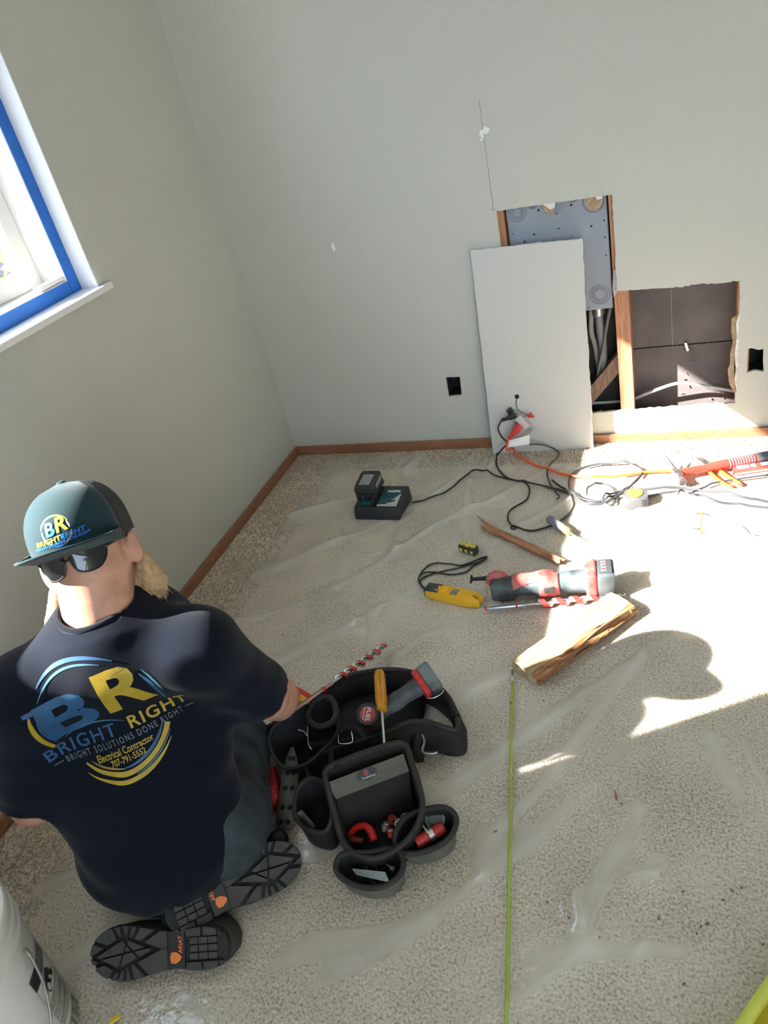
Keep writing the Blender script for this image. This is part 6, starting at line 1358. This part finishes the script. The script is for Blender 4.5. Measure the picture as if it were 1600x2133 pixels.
# ---- contents of the pouches
ct = thing('pipe_cutter', 'red tool lying inside the main pouch of the tool belt', 'hand tool', F(755, 1735, .03))
mb = MB(); mb.tube(spline([F(728, 1738, .035), F(742, 1724, .045), F(760, 1720, .05), F(770, 1728, .05), F(776, 1740, .045), F(780, 1752, .04)], 4), [.006, .0065, .007, .0075, .008, .008, .008, .008, .008, .008, .0085, .009, .009, .009, .0095, .0095, .0095, .0095, .0095, .009, .008], 8); mb.build('handle', mat('tool_bright_red', (.62, .02, .02), .4), ct, True)
mb = MB(); mb.tube([F(722, 1742, .032), F(738, 1750, .03), F(756, 1752, .03)], [.008, .009, .007], 8); mb.build('jaw', DRM, ct, True)
rr = random.Random(9)
for i, (x, y, z) in enumerate(((804, 1722, .04), (818, 1708, .045), (832, 1715, .045), (846, 1704, .05), (815, 1735, .04), (838, 1728, .04))):
    p = F(x, y, z); o = thing('cable_connector', 'steel cable connector heaped inside the main pouch' if i % 3 != 1 else 'red cable connector heaped inside the main pouch', 'connector', p, group='steel connectors in the main pouch' if i % 3 != 1 else 'red connectors in the main pouch'); Mx = Matrix.Translation(p) @ Matrix.Rotation(rr.uniform(0, 6), 4, 'Z') @ Matrix.Rotation(rr.uniform(.4, 1.3), 4, 'X')
    mb = MB(); mb.M = Mx; mb.lathe([(.005, -.010), (.008, -.010), (.008, -.004), (.0105, -.004), (.0105, .002), (.0075, .002), (.0075, .010), (.005, .010)], 14); mb.build('sleeve', ZINC if i % 3 != 1 else DRR, o, auto=35)
    mb = MB(); mb.M = Mx; mb.lathe([(.0082, .003), (.0102, .003), (.0102, .006), (.0082, .006)], 6); mb.build('lock_ring', HST, o, auto=30)
for i, (x, y, z, a) in enumerate(((880, 1748, .05, .5), (912, 1730, .05, .5))):
    p = F(x, y, z); o = thing('pipe_clamp', 'red plastic connector with steel strap in the side pouch' if i == 0 else 'plain red plastic connector end in the side pouch', 'connector', p); Mx = frame(p, F(x + 12, y - 7, z) - p)
    mb = MB(); mb.M = Mx @ Matrix.Rotation(math.pi/2, 4, 'Y'); mb.lathe([(.007, -.017), (.0125, -.016), (.014, -.008), (.014, .012), (.010, .016)], 12); mb.build('sleeve', DRR, o, auto=35)
    if i == 0:
        mb = MB(); mb.M = Mx @ Matrix.Translation((.020, 0, 0)) @ Matrix.Rotation(math.pi/2, 4, 'Y'); mb.lathe([(.014, -.006), (.0155, -.006), (.0155, .006), (.014, .006)], 16); mb.build('strap', ZINC, o, auto=35)
        mb = MB(); mb.M = Mx; mb.box((.012, -.004, .014), (.016, .016, .019), .001); mb.build('screw', mat('pale_steel', (.7, .7, .66), .3, .6), o)
p = F(906, 1706, .055); o = thing('steel_disc', 'dull grey round cover standing in the side pouch', 'cover', p); mb = MB(); mb.M = frame(p, (.8, .35, 0), None, (.1, -.55, .8)); mb.lathe([(0, -.003), (.021, -.003), (.023, -.001), (.023, .003), (.021, .004), (0, .004)], 24); mb.build('plate', mat('dull_grey', (.09, .10, .10), .45), o, auto=35)
mb = MB(); mb.M = frame(p, (.8, .35, 0), None, (.1, -.55, .8)); mb.lathe([(.018, .0042), (.021, .0042), (.021, .006), (.018, .006)], 24); mb.build('rolled_edge', mat('edge_grey', (.16, .17, .165), .4), o, auto=35)
a = [F(733, 1809, .045), F(802, 1816, .055), F(812, 1838, .052), F(742, 1822, .040)]
bl_ = thing('steel_plate', 'flat steel plate lying in the front pouch', 'plate', a[0]); mb = MB(); mb.add(a + [p - Vector((0, 0, .0015)) for p in a], [(0, 1, 2, 3)[::-1], (4, 5, 6, 7), (0, 4, 5, 1)[::-1], (1, 5, 6, 2)[::-1], (2, 6, 7, 3)[::-1], (3, 7, 4, 0)[::-1]]); mb.build('blade', mat('satin_steel', (.30, .32, .31), .4, .5), bl_)
SCR = mat('dark_screw', (.09, .09, .09), .35, .8)
for i in range(22):
    x, y = rr.uniform(755, 822), rr.uniform(1785, 1832); p = F(x, y, rr.uniform(.022, .04)); d = Vector((rr.uniform(-1, 1), rr.uniform(-1, 1), rr.uniform(-.3, .4))).normalized(); l = rr.uniform(.016, .03)
    o = thing('screw', 'dark steel screw among others in the front pouch', 'screw', p, group='loose screws in the front pouch'); mb = MB(); mb.tube([p - d*l/2, p + d*l/2], [.0012, .0009], 5); mb.build('shank', SCR, o, True); mb = MB(); mb.tube([p - d*l/2, p - d*(l/2 + .0015)], [.0022, .003], 8); mb.build('head', SCR, o, True)
# one long bolt with a bright head
a, b_ = F(795, 1792, .045), F(816, 1808, .055); o = thing('bolt', 'long dark bolt with a pale head in the front pouch', 'bolt', a); mb = MB(); mb.tube([a, b_], .0026, 8); mb.build('shank', SCR, o, True); mb = MB(); mb.tube([b_, b_ + (b_ - a).normalized()*.005], .005, 6); mb.build('head', ZINC, o, auto=30)

# ---- pale plaster dust spilled on the sheet by the left wall
rr = random.Random(31); mb = MB()
for (x, y, w, k) in ((50, 1735, 8, 1), (44, 1755, 13, 1), (38, 1775, 12, 1), (28, 1795, 9, 1), (14, 1806, 9, 1), (40, 1800, 7, 1), (62, 1758, 5, 1), (20, 1815, 6, 1), (82, 1752, 4, 1), (72, 1778, 3, 1), (27, 1828, 3, 1), (32, 1845, 5, 1), (5, 1835, 4, 1)):
    c = Fz(x, y, .0012); pts = []
    for i in range(12): a = i*.5236; q = .55 + .7*rr.random(); pts.append(c + Vector((w*.0011*q*math.cos(a), w*.0011*q*math.sin(a), 0)))
    k0 = len(mb.v); mb.add(pts + [p + (c - p)*.3 + Vector((0, 0, .003)) for p in pts], [(i, (i+1) % 12, 12+(i+1) % 12, 12+i) for i in range(12)] + [tuple(range(12, 24))])
o = mb.build('plaster_dust', mat('plaster', (.62, .56, .42), .9, var=.25, vscale=80)); tag(o, 'pale plaster dust spilled on the sheet by the side wall', 'dust', kind='stuff')

# ---- shrub outside the window
rr = random.Random(17); sh = thing('shrub', 'sunlit yellow green shrub outside the window', 'shrub', (-2.5, 2.45, -.4)); LEAF = mat('leaf_green', (.075, .11, .012), .6, color2=(.13, .15, .02), vscale=9); STEM = mat('stem_brown', (.12, .085, .05), .8)
lf = MB(); tips = []
for i in range(26):
    b0 = Vector((-2.5 + rr.uniform(-.1, .1), 2.45 + rr.uniform(-.1, .1), -.4)); tp = Vector((-2.5 + rr.uniform(-.45, .35), 2.45 + rr.uniform(-.35, .5), rr.uniform(.8, 1.5))); md = b0.lerp(tp, .5) + Vector((rr.uniform(-.1, .1), rr.uniform(-.1, .1), .1))
    pth = spline([b0, md, tp], 8); MB().tube(pth, [.006*(1 - .7*k/16) for k in range(17)], 5).build('stem', STEM, sh, True); tips.append(pth)
leafm = MB().add([(0, 0, 0), (.018, .014, .004), (.045, .012, .006), (.065, 0, 0), (.045, -.012, .006), (.018, -.014, .004)], [(0, 1, 2, 3), (0, 3, 4, 5)]).mesh('leaf'); leafm.materials.append(LEAF)
for i in range(280):
    pth = tips[i % 26]; p = pth[rr.randrange(8, 17)] + Vector((rr.uniform(-.06, .06), rr.uniform(-.06, .06), rr.uniform(-.05, .05))); o = bpy.data.objects.new('leaf', leafm); COL.objects.link(o); o.parent = sh; o.matrix_parent_inverse = wm(sh).inverted()
    o.location = p; o.rotation_euler = (rr.uniform(-.8, .8), rr.uniform(-.8, .8), rr.uniform(0, 6.28)); k_ = rr.uniform(.7, 1.5); o.scale = (k_, k_, k_)
